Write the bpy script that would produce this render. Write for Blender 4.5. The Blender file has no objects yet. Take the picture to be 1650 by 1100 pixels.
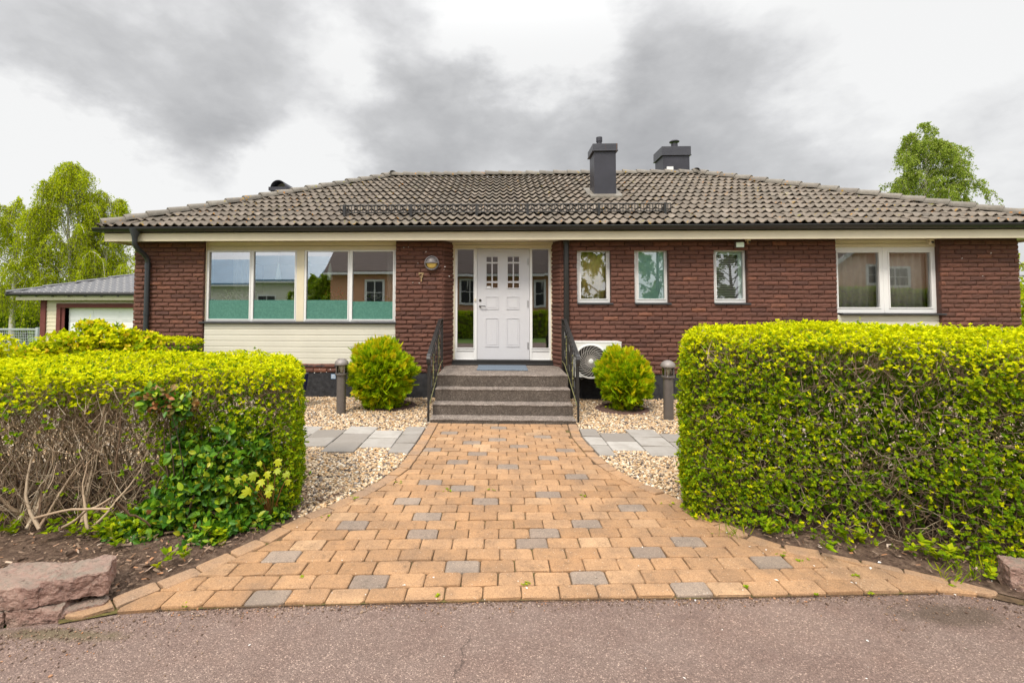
import bpy, bmesh, math, random
import numpy as np
from mathutils import Vector, Matrix
rng = np.random.default_rng(7); random.seed(7)
S = bpy.context.scene; COL = S.collection
rad = math.radians; PI = math.pi

# ------------------------------------------------------------------ camera calibration (metres; X along the facade, Y into the plot)
F_, CX, CY, EYE = 780., 775., 465., 1.58
PITCH, YAW, ROLL = math.atan(.039), math.atan(.037), .0013
RC = Matrix.Rotation(YAW, 3, 'Z') @ Matrix.Rotation(PI/2+PITCH, 3, 'X') @ Matrix.Rotation(ROLL, 3, 'Z')
def ray(x, y): return RC @ Vector(((x-CX)/F_, -(y-CY)/F_, -1))
def PY(x, y, Y):
    d = ray(x, y); q = Vector((0, 0, EYE)) + d*(Y/d.y); return q
def PG(x, y, z=0.):
    d = ray(x, y); return Vector((0, 0, EYE)) + d*((z-EYE)/d.z)
def XA(x, Y, y=480): return PY(x, y, Y).x
def ZA(y, Y, x=820): return PY(x, y, Y).z

# ------------------------------------------------------------------ materials
class NT:
    def __init__(s, name):
        s.m = bpy.data.materials.new(name); s.m.use_nodes = True
        s.t = s.m.node_tree; s.t.nodes.clear(); s.out = s.n('ShaderNodeOutputMaterial')
    def n(s, typ, ins=None, **kw):
        nd = s.t.nodes.new(typ)
        for k, v in kw.items(): setattr(nd, k, v)
        for k, v in (ins or {}).items():
            i = nd.inputs[k]
            if isinstance(v, bpy.types.NodeSocket): s.t.links.new(v, i)
            else: i.default_value = v
        return nd
    def co(s): return s.n('ShaderNodeTexCoord').outputs['Object']
    def pos(s): return s.n('ShaderNodeNewGeometry').outputs['Position']
    def rnd(s): return s.n('ShaderNodeNewGeometry').outputs['Random Per Island']
    def noise(s, scale, det=4., rough=.6, vec=None, w=None):
        return s.n('ShaderNodeTexNoise', {'Vector': vec if vec is not None else s.pos(), 'Scale': scale, 'Detail': det, 'Roughness': rough}).outputs['Fac']
    def voro(s, scale, feat='F1', vec=None, out='Distance'):
        return s.n('ShaderNodeTexVoronoi', {'Vector': vec if vec is not None else s.pos(), 'Scale': scale}, feature=feat).outputs[out]
    def ramp(s, fac, stops, interp='LINEAR'):
        r = s.n('ShaderNodeValToRGB', {'Fac': fac}); cr = r.color_ramp; cr.interpolation = interp
        while len(cr.elements) > 1: cr.elements.remove(cr.elements[-1])
        for i, (p, c) in enumerate(stops):
            e = cr.elements[0] if i == 0 else cr.elements.new(p)
            e.position = p; e.color = (*c, 1) if len(c) == 3 else c
        return r.outputs['Color']
    def mixc(s, fac, a, b, mode='MIX'):
        m = s.n('ShaderNodeMix', data_type='RGBA', blend_type=mode)
        for sock, v in ((m.inputs[0], fac), (m.inputs[6], a), (m.inputs[7], b)):
            if isinstance(v, bpy.types.NodeSocket): s.t.links.new(v, sock)
            else: sock.default_value = (*v, 1) if isinstance(v, tuple) and len(v) == 3 else v
        return m.outputs[2]
    def math(s, op, a, b=0., c=0.):
        m = s.n('ShaderNodeMath', operation=op)
        for i, v in enumerate((a, b, c)):
            if isinstance(v, bpy.types.NodeSocket): s.t.links.new(v, m.inputs[i])
            else: m.inputs[i].default_value = v
        return m.outputs[0]
    def bump(s, h, st=.4, dist=.01):
        return s.n('ShaderNodeBump', {'Height': h, 'Strength': st, 'Distance': dist}).outputs['Normal']
    def bsdf(s, col, rough=.6, metal=0., spec=.4, normal=None, **kw):
        ins = {'Base Color': col if isinstance(col, bpy.types.NodeSocket) else (*col, 1), 'Roughness': rough, 'Metallic': metal, 'Specular IOR Level': spec}
        if normal is not None: ins['Normal'] = normal
        ins.update(kw); return s.n('ShaderNodeBsdfPrincipled', ins).outputs[0]
    def done(s, sh): s.t.links.new(sh, s.out.inputs[0]); return s.m

def simple(name, c, rough=.5, metal=0., spec=.4, var=.12, scale=6., bump=0., bscale=80.):
    t = NT(name); f = t.noise(scale, 5.)
    lo = tuple(x*(1-var) for x in c); hi = tuple(min(1, x*(1+var)) for x in c)
    col = t.ramp(f, [(.3, lo), (.7, hi)])
    nm = t.bump(t.noise(bscale, 3.), bump, .004) if bump else None
    return t.done(t.bsdf(col, rough, metal, spec, nm))

def leaf_mat(name, stops, trans=.3, rough=.45, spec=.35):
    t = NT(name); c = t.ramp(t.rnd(), stops)
    p = t.bsdf(c, rough, 0., spec)
    tc = t.mixc(1., c, (1.0, 1.0, .55), 'MULTIPLY')
    tr = t.n('ShaderNodeBsdfTranslucent', {'Color': tc}).outputs[0]
    return t.done(t.n('ShaderNodeMixShader', {0: trans, 1: p, 2: tr}).outputs[0])

M = {}
def mk_materials():
    # rough-hewn brick
    t = NT('brick'); r = t.rnd(); p = t.pos()
    c = t.ramp(r, [(0, (.095, .044, .035)), (.15, (.132, .060, .043)), (.5, (.163, .070, .049)), (.75, (.142, .063, .045)), (.95, (.185, .079, .055)), (.985, (.24, .10, .06)), (1, (.13, .066, .055))])
    c = t.mixc(t.ramp(t.noise(26., 6., .7), [(.35, (0, 0, 0)), (.75, (.75,)*3)]), c, (.085, .042, .034))
    c = t.mixc(t.ramp(t.noise(90., 3., .6), [(.55, (0, 0, 0)), (.8, (.35,)*3)]), c, (.27, .14, .11))
    nm = t.bump(t.noise(70., 6., .7), .8, .008)
    M['brick'] = t.done(t.bsdf(c, .8, 0., .3, nm))
    M['mortar'] = simple('mortar', (.095, .054, .045), .95, bump=.5)
    M['cream'] = simple('cream paint', (.68, .61, .46), .5, var=.05, scale=2.)
    M['siding'] = simple('pale siding', (.62, .60, .51), .45, var=.05, scale=1.5)
    M['white'] = simple('white paint', (.74, .74, .74), .35, var=.02, scale=2.)
    M['door'] = simple('white door paint', (.57, .57, .60), .32, var=.015, scale=2.)
    M['doorwhite'] = simple('garage door enamel', (.86, .86, .87), .4, var=.02)
    M['black_metal'] = simple('dark painted metal', (.022, .021, .021), .38, .0, .5, var=.2)
    M['gutter'] = simple('gutter metal', (.018, .016, .015), .35, .0, .5, var=.15)
    M['pipe'] = simple('downpipe metal', (.045, .05, .058), .35, .3, .5, var=.1)
    M['sill'] = simple('sill metal', (.06, .062, .07), .35, .3, .5)
    M['chimney'] = simple('chimney sheet metal', (.036, .035, .045), .42, .25, .5, var=.2, scale=3.)
    M['steel'] = simple('galvanised steel', (.38, .38, .38), .35, .7, .5, var=.15)
    M['fence'] = simple('fence steel', (.42, .45, .47), .5, .2, .4)
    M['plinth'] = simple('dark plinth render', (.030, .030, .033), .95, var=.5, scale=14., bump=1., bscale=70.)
    M['plinth_grey'] = simple('concrete base', (.16, .14, .125), .9, var=.3, bump=.6)  # grey concrete of the footings beside the threshold
    # chimney cap with rust run
    t = NT('chimney cap metal'); c = t.ramp(t.noise(3.), [(.3, (.036, .036, .046)), (.7, (.055, .055, .065))])
    st = t.n('ShaderNodeMapping', {'Vector': t.pos(), 'Scale': (9., 9., .6)}).outputs[0]
    c = t.mixc(t.ramp(t.noise(1.2, 3., .5, st), [(.64, (0, 0, 0)), (.72, (.6,)*3)]), c, (.14, .065, .03))
    M['cap'] = t.done(t.bsdf(c, .4, .2, .5))
    # roof tiles
    def tile(name, cols, lich):
        t = NT(name); r = t.rnd(); c = t.ramp(r, cols)
        n1 = t.noise(9., 6., .7); c = t.mixc(t.ramp(n1, [(.35, (0, 0, 0)), (.75, (.7,)*3)]), c, (.125, .105, .085))
        st = t.n('ShaderNodeMapping', {'Vector': t.pos(), 'Scale': (3.2, .35, .35)}).outputs[0]; c = t.mixc(t.ramp(t.noise(1.6, 5., .65, st), [(.45, (0, 0, 0)), (.68, (.55,)*3)]), c, (.11, .10, .082))
        n2 = t.noise(60., 3.); c = t.mixc(t.ramp(n2, [(.55, (0, 0, 0)), (.8, (.45,)*3)]), c, (.42, .38, .32))
        n3 = t.noise(5.5, 2., .5); n4 = t.voro(13.)
        msk = t.math('MULTIPLY', t.ramp(n3, [(lich, (0, 0, 0)), (lich+.08, (1,)*3)]), t.ramp(n4, [(.20, (1,)*3), (.34, (0, 0, 0))]))
        c = t.mixc(msk, c, t.ramp(t.noise(3.), [(.42, (.20, .19, .04)), (.6, (.42, .17, .025))]))
        return t.done(t.bsdf(c, .85, 0., .25, t.bump(t.noise(120., 3.), .5, .004)))
    M['tile'] = tile('concrete roof tile', [(0, (.122, .10, .08)), (.3, (.185, .152, .121)), (.6, (.228, .188, .15)), (.85, (.162, .135, .108)), (1, (.285, .24, .195))], .54)
    M['ridge'] = tile('ridge tile', [(0, (.15, .14, .125)), (.5, (.24, .22, .19)), (1, (.19, .17, .15))], .52)
    M['gtile'] = simple('garage metal tile', (.10, .10, .108), .42, .0, .5, var=.15)
    # lead flashing
    M['flash'] = simple('flashing', (.20, .18, .15), .6, .3)
    # glass
    def glass(name, refl, tint, rough=0.):
        t = NT(name)
        g = t.n('ShaderNodeBsdfGlossy', {'Color': (.95, .97, 1, 1), 'Roughness': rough}).outputs[0]
        tr = t.n('ShaderNodeBsdfTransparent', {'Color': (*tint, 1)}).outputs[0]
        fr = t.n('ShaderNodeFresnel', {'IOR': 1.5}).outputs[0]
        f = t.math('MINIMUM', t.math('ADD', t.math('MULTIPLY', fr, 1.), refl), 1.)
        return t.done(t.n('ShaderNodeMixShader', {0: f, 1: tr, 2: g}).outputs[0])
    M['glass'] = glass('window glass', .38, (.98, 1., .99))
    M['glass_dark'] = glass('sidelight glass', .24, (.62, .70, .64))
    M['glass_small'] = glass('small window glass', .17, (.97, 1., .98))
    M['glass_clear'] = glass('lamp glass', .06, (.9, .9, .86))
    def film(name, a, b, mix, sc=30.):
        t = NT(name); c = t.ramp(t.noise(sc, 5., .75), [(.35, a), (.65, b)])
        d = t.bsdf(c, .5); tr = t.n('ShaderNodeBsdfTransparent', {}).outputs[0]
        return t.done(t.n('ShaderNodeMixShader', {0: mix, 1: tr, 2: d}).outputs[0])
    t = NT('frosted teal film'); c = t.ramp(t.noise(34., 6., .8), [(.3, (.045, .145, .115)), (.55, (.08, .215, .172)), (.75, (.14, .30, .25))])
    M['film'] = t.done(t.bsdf(c, .3, 0., .5))
    M['mint'] = film('mint frosted film', (.42, .82, .74), (.50, .88, .80), .95, 2.)
    M['curtain_y'] = simple('amber curtain', (.80, .62, .24), .9, var=.2, scale=8.)
    M['curtain_g'] = simple('grey curtain', (.50, .49, .46), .9, var=.12, scale=8.)
    M['sheer'] = simple('sheer curtain', (.62, .58, .54), .9, var=.08, scale=6.)
    M['interior'] = simple('interior plaster', (.45, .42, .36), .9, var=.04)
    M['interior_floor'] = simple('interior oak', (.24, .15, .08), .5)
    M['lampshade'] = simple('mint pendant enamel', (.78, .95, .88), .4, var=.05)
    M['bollard'] = simple('bollard metal', (.145, .128, .118), .42, .35, .5, var=.1)
    M['bollard_top'] = simple('bollard dome metal', (.22, .195, .18), .5, .2, .5, var=.12)
    M['walllamp'] = simple('wall lamp casting', (.16, .145, .15), .5, .2, .5)
    t = NT('warm lamp glass'); M['amber'] = t.done(t.bsdf(t.ramp(t.noise(9.), [(.3, (.70, .46, .10)), (.7, (.80, .60, .20))]), .2, 0., .5))
    M['brass'] = simple('aged brass', (.42, .30, .16), .45, .5, .5)
    M['lichen'] = simple('lichened rail', (.20, .19, .075), .8)
    M['pump'] = simple('heat pump casing', (.72, .72, .70), .4, var=.02)
    M['pump_dark'] = simple('heat pump fan void', (.085, .075, .07), .6)
    M['grille'] = simple('heat pump grille', (.48, .45, .42), .45)
    M['blue'] = simple('blue lettering', (.02, .06, .32), .4)
    M['navy'] = simple('navy plastic', (.012, .014, .07), .35)
    M['signblue'] = simple('label blue', (.18, .28, .42), .4)
    M['mat'] = simple('grey door mat', (.13, .165, .21), .98, var=.35, scale=60., bump=.8, bscale=200.)
    M['redpaint'] = simple('falu red paint', (.155, .042, .036), .7, var=.12)
    # step concrete: exposed aggregate
    t = NT('aggregate concrete')
    v = t.voro(95., out='Color'); bw = t.n('ShaderNodeSeparateColor', {0: v}).outputs[0]
    c = t.ramp(bw, [(0, (.10, .082, .07)), (.4, (.20, .165, .14)), (.75, (.29, .235, .20)), (1, (.42, .37, .33))])
    c = t.mixc(t.ramp(t.noise(7., 6., .7), [(.4, (0, 0, 0)), (.75, (.75,)*3)]), c, (.075, .062, .052))
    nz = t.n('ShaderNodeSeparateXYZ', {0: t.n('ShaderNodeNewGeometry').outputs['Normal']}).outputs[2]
    c = t.mixc(t.ramp(nz, [(.2, (.62,)*3), (.8, (0, 0, 0))]), c, (.062, .05, .041))      # shade and grime painted into the riser colour, picked by face direction
    M['step'] = t.done(t.bsdf(c, .9, 0., .25, t.bump(t.voro(95.), .6, .004)))
    # pavers
    def paver(name, cols, dirt):
        t = NT(name); c = t.ramp(t.rnd(), cols)
        c = t.mixc(t.ramp(t.noise(3.2, 6., .7), [(.42, (0, 0, 0)), (.66, (.7,)*3)]), c, dirt)
        c = t.mixc(t.ramp(t.noise(19., 7., .8), [(.53, (0, 0, 0)), (.74, (.8,)*3)]), c, tuple(x*.5 for x in dirt))
        c = t.mixc(t.ramp(t.voro(31.), [(.05, (.6,)*3), (.12, (0, 0, 0))]), c, (.62, .52, .40))
        g = t.voro(260., out='Color'); bw = t.n('ShaderNodeSeparateColor', {0: g}).outputs[0]
        c = t.mixc(.55, c, t.ramp(bw, [(0, (.55,)*3), (1, (1.35,)*3)]), 'MULTIPLY')
        nm = t.bump(t.noise(230., 3.), .6, .003)
        return t.done(t.bsdf(c, .88, 0., .25, nm))
    M['paver'] = paver('sand coloured paver', [(0, (.315, .180, .092)), (.3, (.38, .224, .118)), (.6, (.42, .25, .134)), (.85, (.35, .198, .100)), (1, (.45, .29, .168))], (.21, .135, .085))
    M['paver_grey'] = paver('grey paver', [(0, (.235, .176, .136)), (.6, (.295, .228, .178)), (1, (.265, .204, .158))], (.18, .145, .12))
    M['paver_edge'] = paver('weathered edge paver', [(0, (.36, .215, .115)), (.5, (.42, .25, .135)), (1, (.33, .21, .13))], (.24, .17, .12))
    t = NT('joint sand'); c = t.ramp(t.noise(34., 4.), [(.35, (.07, .045, .028)), (.6, (.13, .085, .05))])
    c = t.mixc(t.ramp(t.noise(2.6, 4., .6), [(.5, (0, 0, 0)), (.62, (.8,)*3)]), c, t.ramp(t.noise(60.), [(.4, (.075, .07, .02)), (.65, (.16, .135, .035))]))
    M['joint'] = t.done(t.bsdf(c, .95, 0., .2, t.bump(t.noise(150.), .8, .006)))
    # concrete slabs
    t = NT('grey concrete slab'); c = t.ramp(t.rnd(), [(0, (.20, .178, .157)), (.35, (.26, .237, .214)), (.7, (.32, .297, .272)), (1, (.40, .375, .345))])
    c = t.mixc(t.ramp(t.noise(6., 5., .7), [(.4, (0, 0, 0)), (.75, (.6,)*3)]), c, (.20, .175, .15))
    M['slab'] = t.done(t.bsdf(c, .85, 0., .25, t.bump(t.noise(180.), .4, .003)))
    # asphalt
    t = NT('asphalt')
    v1 = t.n('ShaderNodeSeparateColor', {0: t.voro(210., out='Color')}).outputs[0]
    c = t.ramp(v1, [(0, (.135, .096, .081)), (.45, (.18, .129, .109)), (.8, (.22, .158, .133)), (.94, (.30, .217, .18)), (1, (.46, .35, .285))])
    v2 = t.n('ShaderNodeSeparateColor', {0: t.voro(420., out='Color')}).outputs[1]
    c = t.mixc(.6, c, t.ramp(v2, [(0, (.6,)*3), (1, (1.35,)*3)]), 'MULTIPLY')
    c = t.mixc(t.ramp(t.noise(2.1, 6., .65), [(.42, (0, 0, 0)), (.62, (.85,)*3)]), c, t.mixc(.5, c, (.72, .62, .60), 'MULTIPLY'))
    c = t.mixc(t.ramp(t.noise(.9, 4., .6), [(.5, (0, 0, 0)), (.7, (.5,)*3)]), c, t.mixc(.6, c, (1.7, 1.58, 1.45), 'MULTIPLY'))
    # oil / damp stain and moss along the kerb
    def blob(cx, cy, rx, ry):
        p = t.n('ShaderNodeVectorMath', {0: t.pos(), 1: (cx, cy, 0)}, operation='SUBTRACT').outputs[0]
        p = t.n('ShaderNodeVectorMath', {0: p, 1: (1/rx, 1/ry, 0)}, operation='MULTIPLY').outputs[0]
        l = t.n('ShaderNodeVectorMath', {0: p}, operation='LENGTH').outputs['Value']
        l = t.math('ADD', l, t.math('MULTIPLY', t.math('SUBTRACT', t.noise(9., 6., .75), .5), 1.9))
        return t.ramp(l, [(.45, (1,)*3), (1., (0, 0, 0))])
    g1 = PG(1530, 990); c = t.mixc(t.math('MULTIPLY', blob(g1.x, g1.y, .34, .12), .5), c, (.05, .038, .022))
    g1 = PG(90, 1022); c = t.mixc(t.math('MULTIPLY', blob(g1.x, g1.y, .42, .05), .6), c, (.10, .085, .035))
    crk = t.voro(.8, 'DISTANCE_TO_EDGE', t.n('ShaderNodeVectorMath', {0: t.pos(), 1: t.n('ShaderNodeVectorMath', {0: t.n('ShaderNodeTexNoise', {'Vector': t.pos(), 'Scale': 2.2, 'Detail': 6.}).outputs['Color'], 3: .5}, operation='SCALE').outputs[0]}, operation='ADD').outputs[0])
    c = t.mixc(t.math('MULTIPLY', t.ramp(crk, [(.0, (.75,)*3), (.0035, (0, 0, 0))]), t.ramp(t.noise(.8), [(.5, (0, 0, 0)), (.56, (1,)*3)])), c, (.05, .036, .03))
    c = t.mixc(t.ramp(t.noise(5., 6., .7), [(.4, (0, 0, 0)), (.75, (.5,)*3)]), c, t.mixc(.5, c, (.6, .52, .46), 'MULTIPLY'))
    M['asphalt'] = t.done(t.bsdf(c, .85, 0., .3, t.bump(t.voro(150.), .9, .005)))
    # soil
    t = NT('garden soil'); c = t.ramp(t.noise(24., 8., .75), [(.3, (.05, .032, .023)), (.5, (.125, .08, .057)), (.7, (.25, .175, .125))])
    M['soil'] = t.done(t.bsdf(c, .95, 0., .2, t.bump(t.noise(50., 8., .75), 1., .02)))
    t = NT('mulch chips'); M['chips'] = t.done(t.bsdf(t.ramp(t.rnd(), [(0, (.07, .042, .03)), (.5, (.17, .11, .075)), (.8, (.30, .21, .145)), (.92, (.40, .18, .08)), (1, (.52, .44, .36))]), .9))
    t = NT('lawn'); c = t.ramp(t.noise(1.2, 8., .7), [(.3, (.06, .11, .018)), (.7, (.13, .20, .035))])
    M['lawn'] = t.done(t.bsdf(c, .95, 0., .2, t.bump(t.noise(40., 6.), 1., .03)))
    # pebbles
    t = NT('pebbles'); c = t.ramp(t.rnd(), [(0, (.06, .045, .04)), (.10, (.15, .12, .10)), (.2, (.28, .23, .19)), (.28, (.40, .26, .14)), (.4, (.49, .335, .19)), (.58, (.56, .41, .255)), (.74, (.68, .55, .39)), (.86, (.56, .31, .12)), (.94, (.82, .75, .62)), (1, (.27, .23, .20))])
    c = t.mixc(.35, c, t.ramp(t.noise(60., 4.), [(.3, (.6,)*3), (.7, (1.3,)*3)]), 'MULTIPLY')
    M['pebble'] = t.done(t.bsdf(c, .6, 0., .35))
    t = NT('gravel bed'); v = t.voro(48., out='Color'); bw = t.n('ShaderNodeSeparateColor', {0: v}).outputs[0]
    c = t.ramp(bw, [(0, (.10, .08, .06)), (.3, (.30, .22, .15)), (.6, (.44, .34, .24)), (1, (.60, .54, .46))])
    M['gravelbed'] = t.done(t.bsdf(c, .9, 0., .2, t.bump(t.voro(48.), 1., .02)))
    # sandstone
    t = NT('red sandstone'); c = t.ramp(t.noise(9., 9., .8), [(.3, (.20, .125, .105)), (.47, (.40, .245, .20)), (.7, (.52, .36, .29))])
    c = t.mixc(t.ramp(t.noise(21., 8., .8), [(.52, (0, 0, 0)), (.66, (.8,)*3)]), c, (.085, .062, .05))
    c = t.mixc(t.ramp(t.voro(120.), [(.15, (.5,)*3), (.4, (0, 0, 0))]), c, (.42, .33, .28))
    nz = t.n('ShaderNodeSeparateXYZ', {0: t.n('ShaderNodeNewGeometry').outputs['Normal']}).outputs[2]
    c = t.mixc(t.math('MULTIPLY', t.ramp(nz, [(.5, (0, 0, 0)), (.9, (1,)*3)]), t.ramp(t.noise(14., 6., .7), [(.35, (.1,)*3), (.62, (.85,)*3)])), c, (.30, .26, .21))      # grey weathering crust on the upper faces
    M['stone'] = t.done(t.bsdf(c, .92, 0., .2, t.bump(t.noise(45., 9., .8), 1., .02)))
    # foliage
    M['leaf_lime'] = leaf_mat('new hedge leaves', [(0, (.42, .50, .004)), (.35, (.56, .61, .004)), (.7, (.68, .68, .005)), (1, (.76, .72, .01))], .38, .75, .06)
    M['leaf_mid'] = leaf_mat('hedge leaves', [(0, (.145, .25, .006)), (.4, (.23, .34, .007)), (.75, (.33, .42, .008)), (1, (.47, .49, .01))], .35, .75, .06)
    M['leaf_green'] = leaf_mat('dark green hedge leaves', [(0, (.075, .16, .006)), (.5, (.13, .24, .007)), (1, (.21, .33, .008))], .3, .75, .06)  # the darker green of the leaves below the new growth
    M['leaf_gloss'] = leaf_mat('glossy leaves', [(0, (.03, .11, .010)), (.4, (.07, .19, .012)), (.72, (.15, .31, .014)), (.9, (.32, .44, .02)), (1, (.46, .44, .03))], .25, .38, .35)
    M['leaf_red'] = leaf_mat('reddish shoots', [(0, (.16, .16, .03)), (.5, (.30, .17, .06)), (1, (.42, .15, .06))], .25)
    M['leaf_maple'] = leaf_mat('maple leaves', [(0, (.27, .34, .006)), (.6, (.40, .42, .006)), (1, (.16, .26, .010))], .3)
    M['leaf_birch'] = leaf_mat('birch leaves', [(0, (.26, .34, .008)), (.5, (.42, .50, .010)), (.85, (.52, .58, .012)), (1, (.62, .62, .03))], .5, .6, .1)
    M['leaf_birch2'] = leaf_mat('far birch leaves', [(0, (.18, .26, .03)), (.5, (.28, .37, .05)), (1, (.42, .48, .10))], .45, .6, .1)
    M['leaf_bush'] = leaf_mat('background leaves', [(0, (.12, .22, .008)), (.5, (.22, .34, .012)), (1, (.36, .46, .015))], .4, .6, .1)
    M['leaf_thuja'] = leaf_mat('thuja sprays', [(0, (.15, .30, .006)), (.4, (.30, .45, .007)), (.8, (.46, .57, .008)), (1, (.58, .62, .01))], .35, .7, .06)
    M['leaf_thuja_tip'] = leaf_mat('yellow thuja tips', [(0, (.50, .55, .006)), (.7, (.66, .62, .008)), (1, (.70, .46, .02))], .3, .6, .1)
    M['flower_y'] = leaf_mat('yellow flowers', [(0, (.72, .52, .02)), (1, (.85, .66, .03))], .3)
    M['flower_w'] = leaf_mat('white petals', [(0, (.78, .76, .74)), (1, (.85, .83, .80))], .2)
    M['flower_r'] = leaf_mat('red petals', [(0, (.55, .03, .03)), (1, (.65, .08, .06))], .2)
    t = NT('twigs'); M['twig'] = t.done(t.bsdf(t.ramp(t.rnd(), [(0, (.16, .10, .062)), (.4, (.32, .225, .145)), (.8, (.48, .37, .26)), (1, (.58, .49, .37))]), .85))
    t = NT('dark twigs'); M['twig_dark'] = t.done(t.bsdf(t.ramp(t.rnd(), [(0, (.045, .03, .02)), (.5, (.10, .065, .042)), (1, (.20, .14, .09))]), .9))
    t = NT('birch bark'); c = t.ramp(t.noise(5., 5., .7, t.n('ShaderNodeMapping', {'Vector': t.pos(), 'Scale': (.6, .6, 3.)}).outputs[0]), [(.3, (.10, .085, .07)), (.45, (.52, .48, .42)), (.7, (.68, .64, .58))])
    M['birch'] = t.done(t.bsdf(c, .8))
    M['bark'] = simple('bark', (.11, .08, .06), .95, var=.3)
    M['peach'] = simple('peach render', (.62, .33, .20), .8, var=.05, scale=.8)
    M['farwhite'] = simple('pale render', (.72, .70, .62), .8, var=.05, scale=.8)
    M['farblue'] = simple('blue sheet roof', (.14, .25, .36), .5, var=.1, scale=.5)
    M['fartile'] = simple('brown roof', (.085, .06, .05), .8, var=.2, scale=5.)
    M['dark'] = simple('dark glazing', (.03, .035, .04), .15)
mk_materials()

# ------------------------------------------------------------------ object helpers
ROOT = {}
def thing(name, label, cat, loc, group=None):
    o = bpy.data.objects.new(name, None); COL.objects.link(o); o.location = Vector(loc)
    o.empty_display_size = .2
    o['label'] = label; o['category'] = cat
    if group: o['group'] = group
    ROOT[o.name] = Vector(loc); return o
def link(name, me, mats, parent=None, label=None):
    for m in mats: me.materials.append(m)
    o = bpy.data.objects.new(name, me); COL.objects.link(o)
    if parent is not None:
        r = ROOT[parent.name]; me.transform(Matrix.Translation(-r)); o.parent = parent; ROOT[o.name] = r
    if label: o['label'] = label
    return o
def tag(o, label, cat, group=None):
    """a thing that is one mesh: put its origin at its base"""
    me = o.data; n = len(me.vertices); a = np.empty(n*3, 'f'); me.vertices.foreach_get('co', a); a = a.reshape(-1, 3)
    b = Vector(((a[:, 0].min()+a[:, 0].max())/2, (a[:, 1].min()+a[:, 1].max())/2, a[:, 2].min()))
    me.transform(Matrix.Translation(-b)); o.location = b
    o['label'] = label; o['category'] = cat
    if group: o['group'] = group
    return o
def struct(o): o['kind'] = 'structure'; return o
def stuff(o): o['kind'] = 'stuff'; return o

def npmesh(name, V, Fs, mi=None, smooth=False):
    """V (n,3); Fs list of int arrays (m,k); mi list of per-face material index arrays"""
    me = bpy.data.meshes.new(name)
    V = np.asarray(V, 'f'); me.vertices.add(len(V)); me.vertices.foreach_set('co', V.ravel())
    nl = sum(f.size for f in Fs); nf = sum(len(f) for f in Fs)
    me.loops.add(nl); me.polygons.add(nf)
    me.loops.foreach_set('vertex_index', np.concatenate([f.ravel() for f in Fs]).astype('i'))
    tot = np.concatenate([np.full(len(f), f.shape[1]) for f in Fs]); st = np.concatenate([[0], np.cumsum(tot)[:-1]])
    me.polygons.foreach_set('loop_start', st.astype('i'))
    if mi is not None: me.polygons.foreach_set('material_index', np.concatenate(mi).astype('i'))
    me.polygons.foreach_set('use_smooth', np.full(nf, smooth))
    me.update(calc_edges=True); return me

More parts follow.
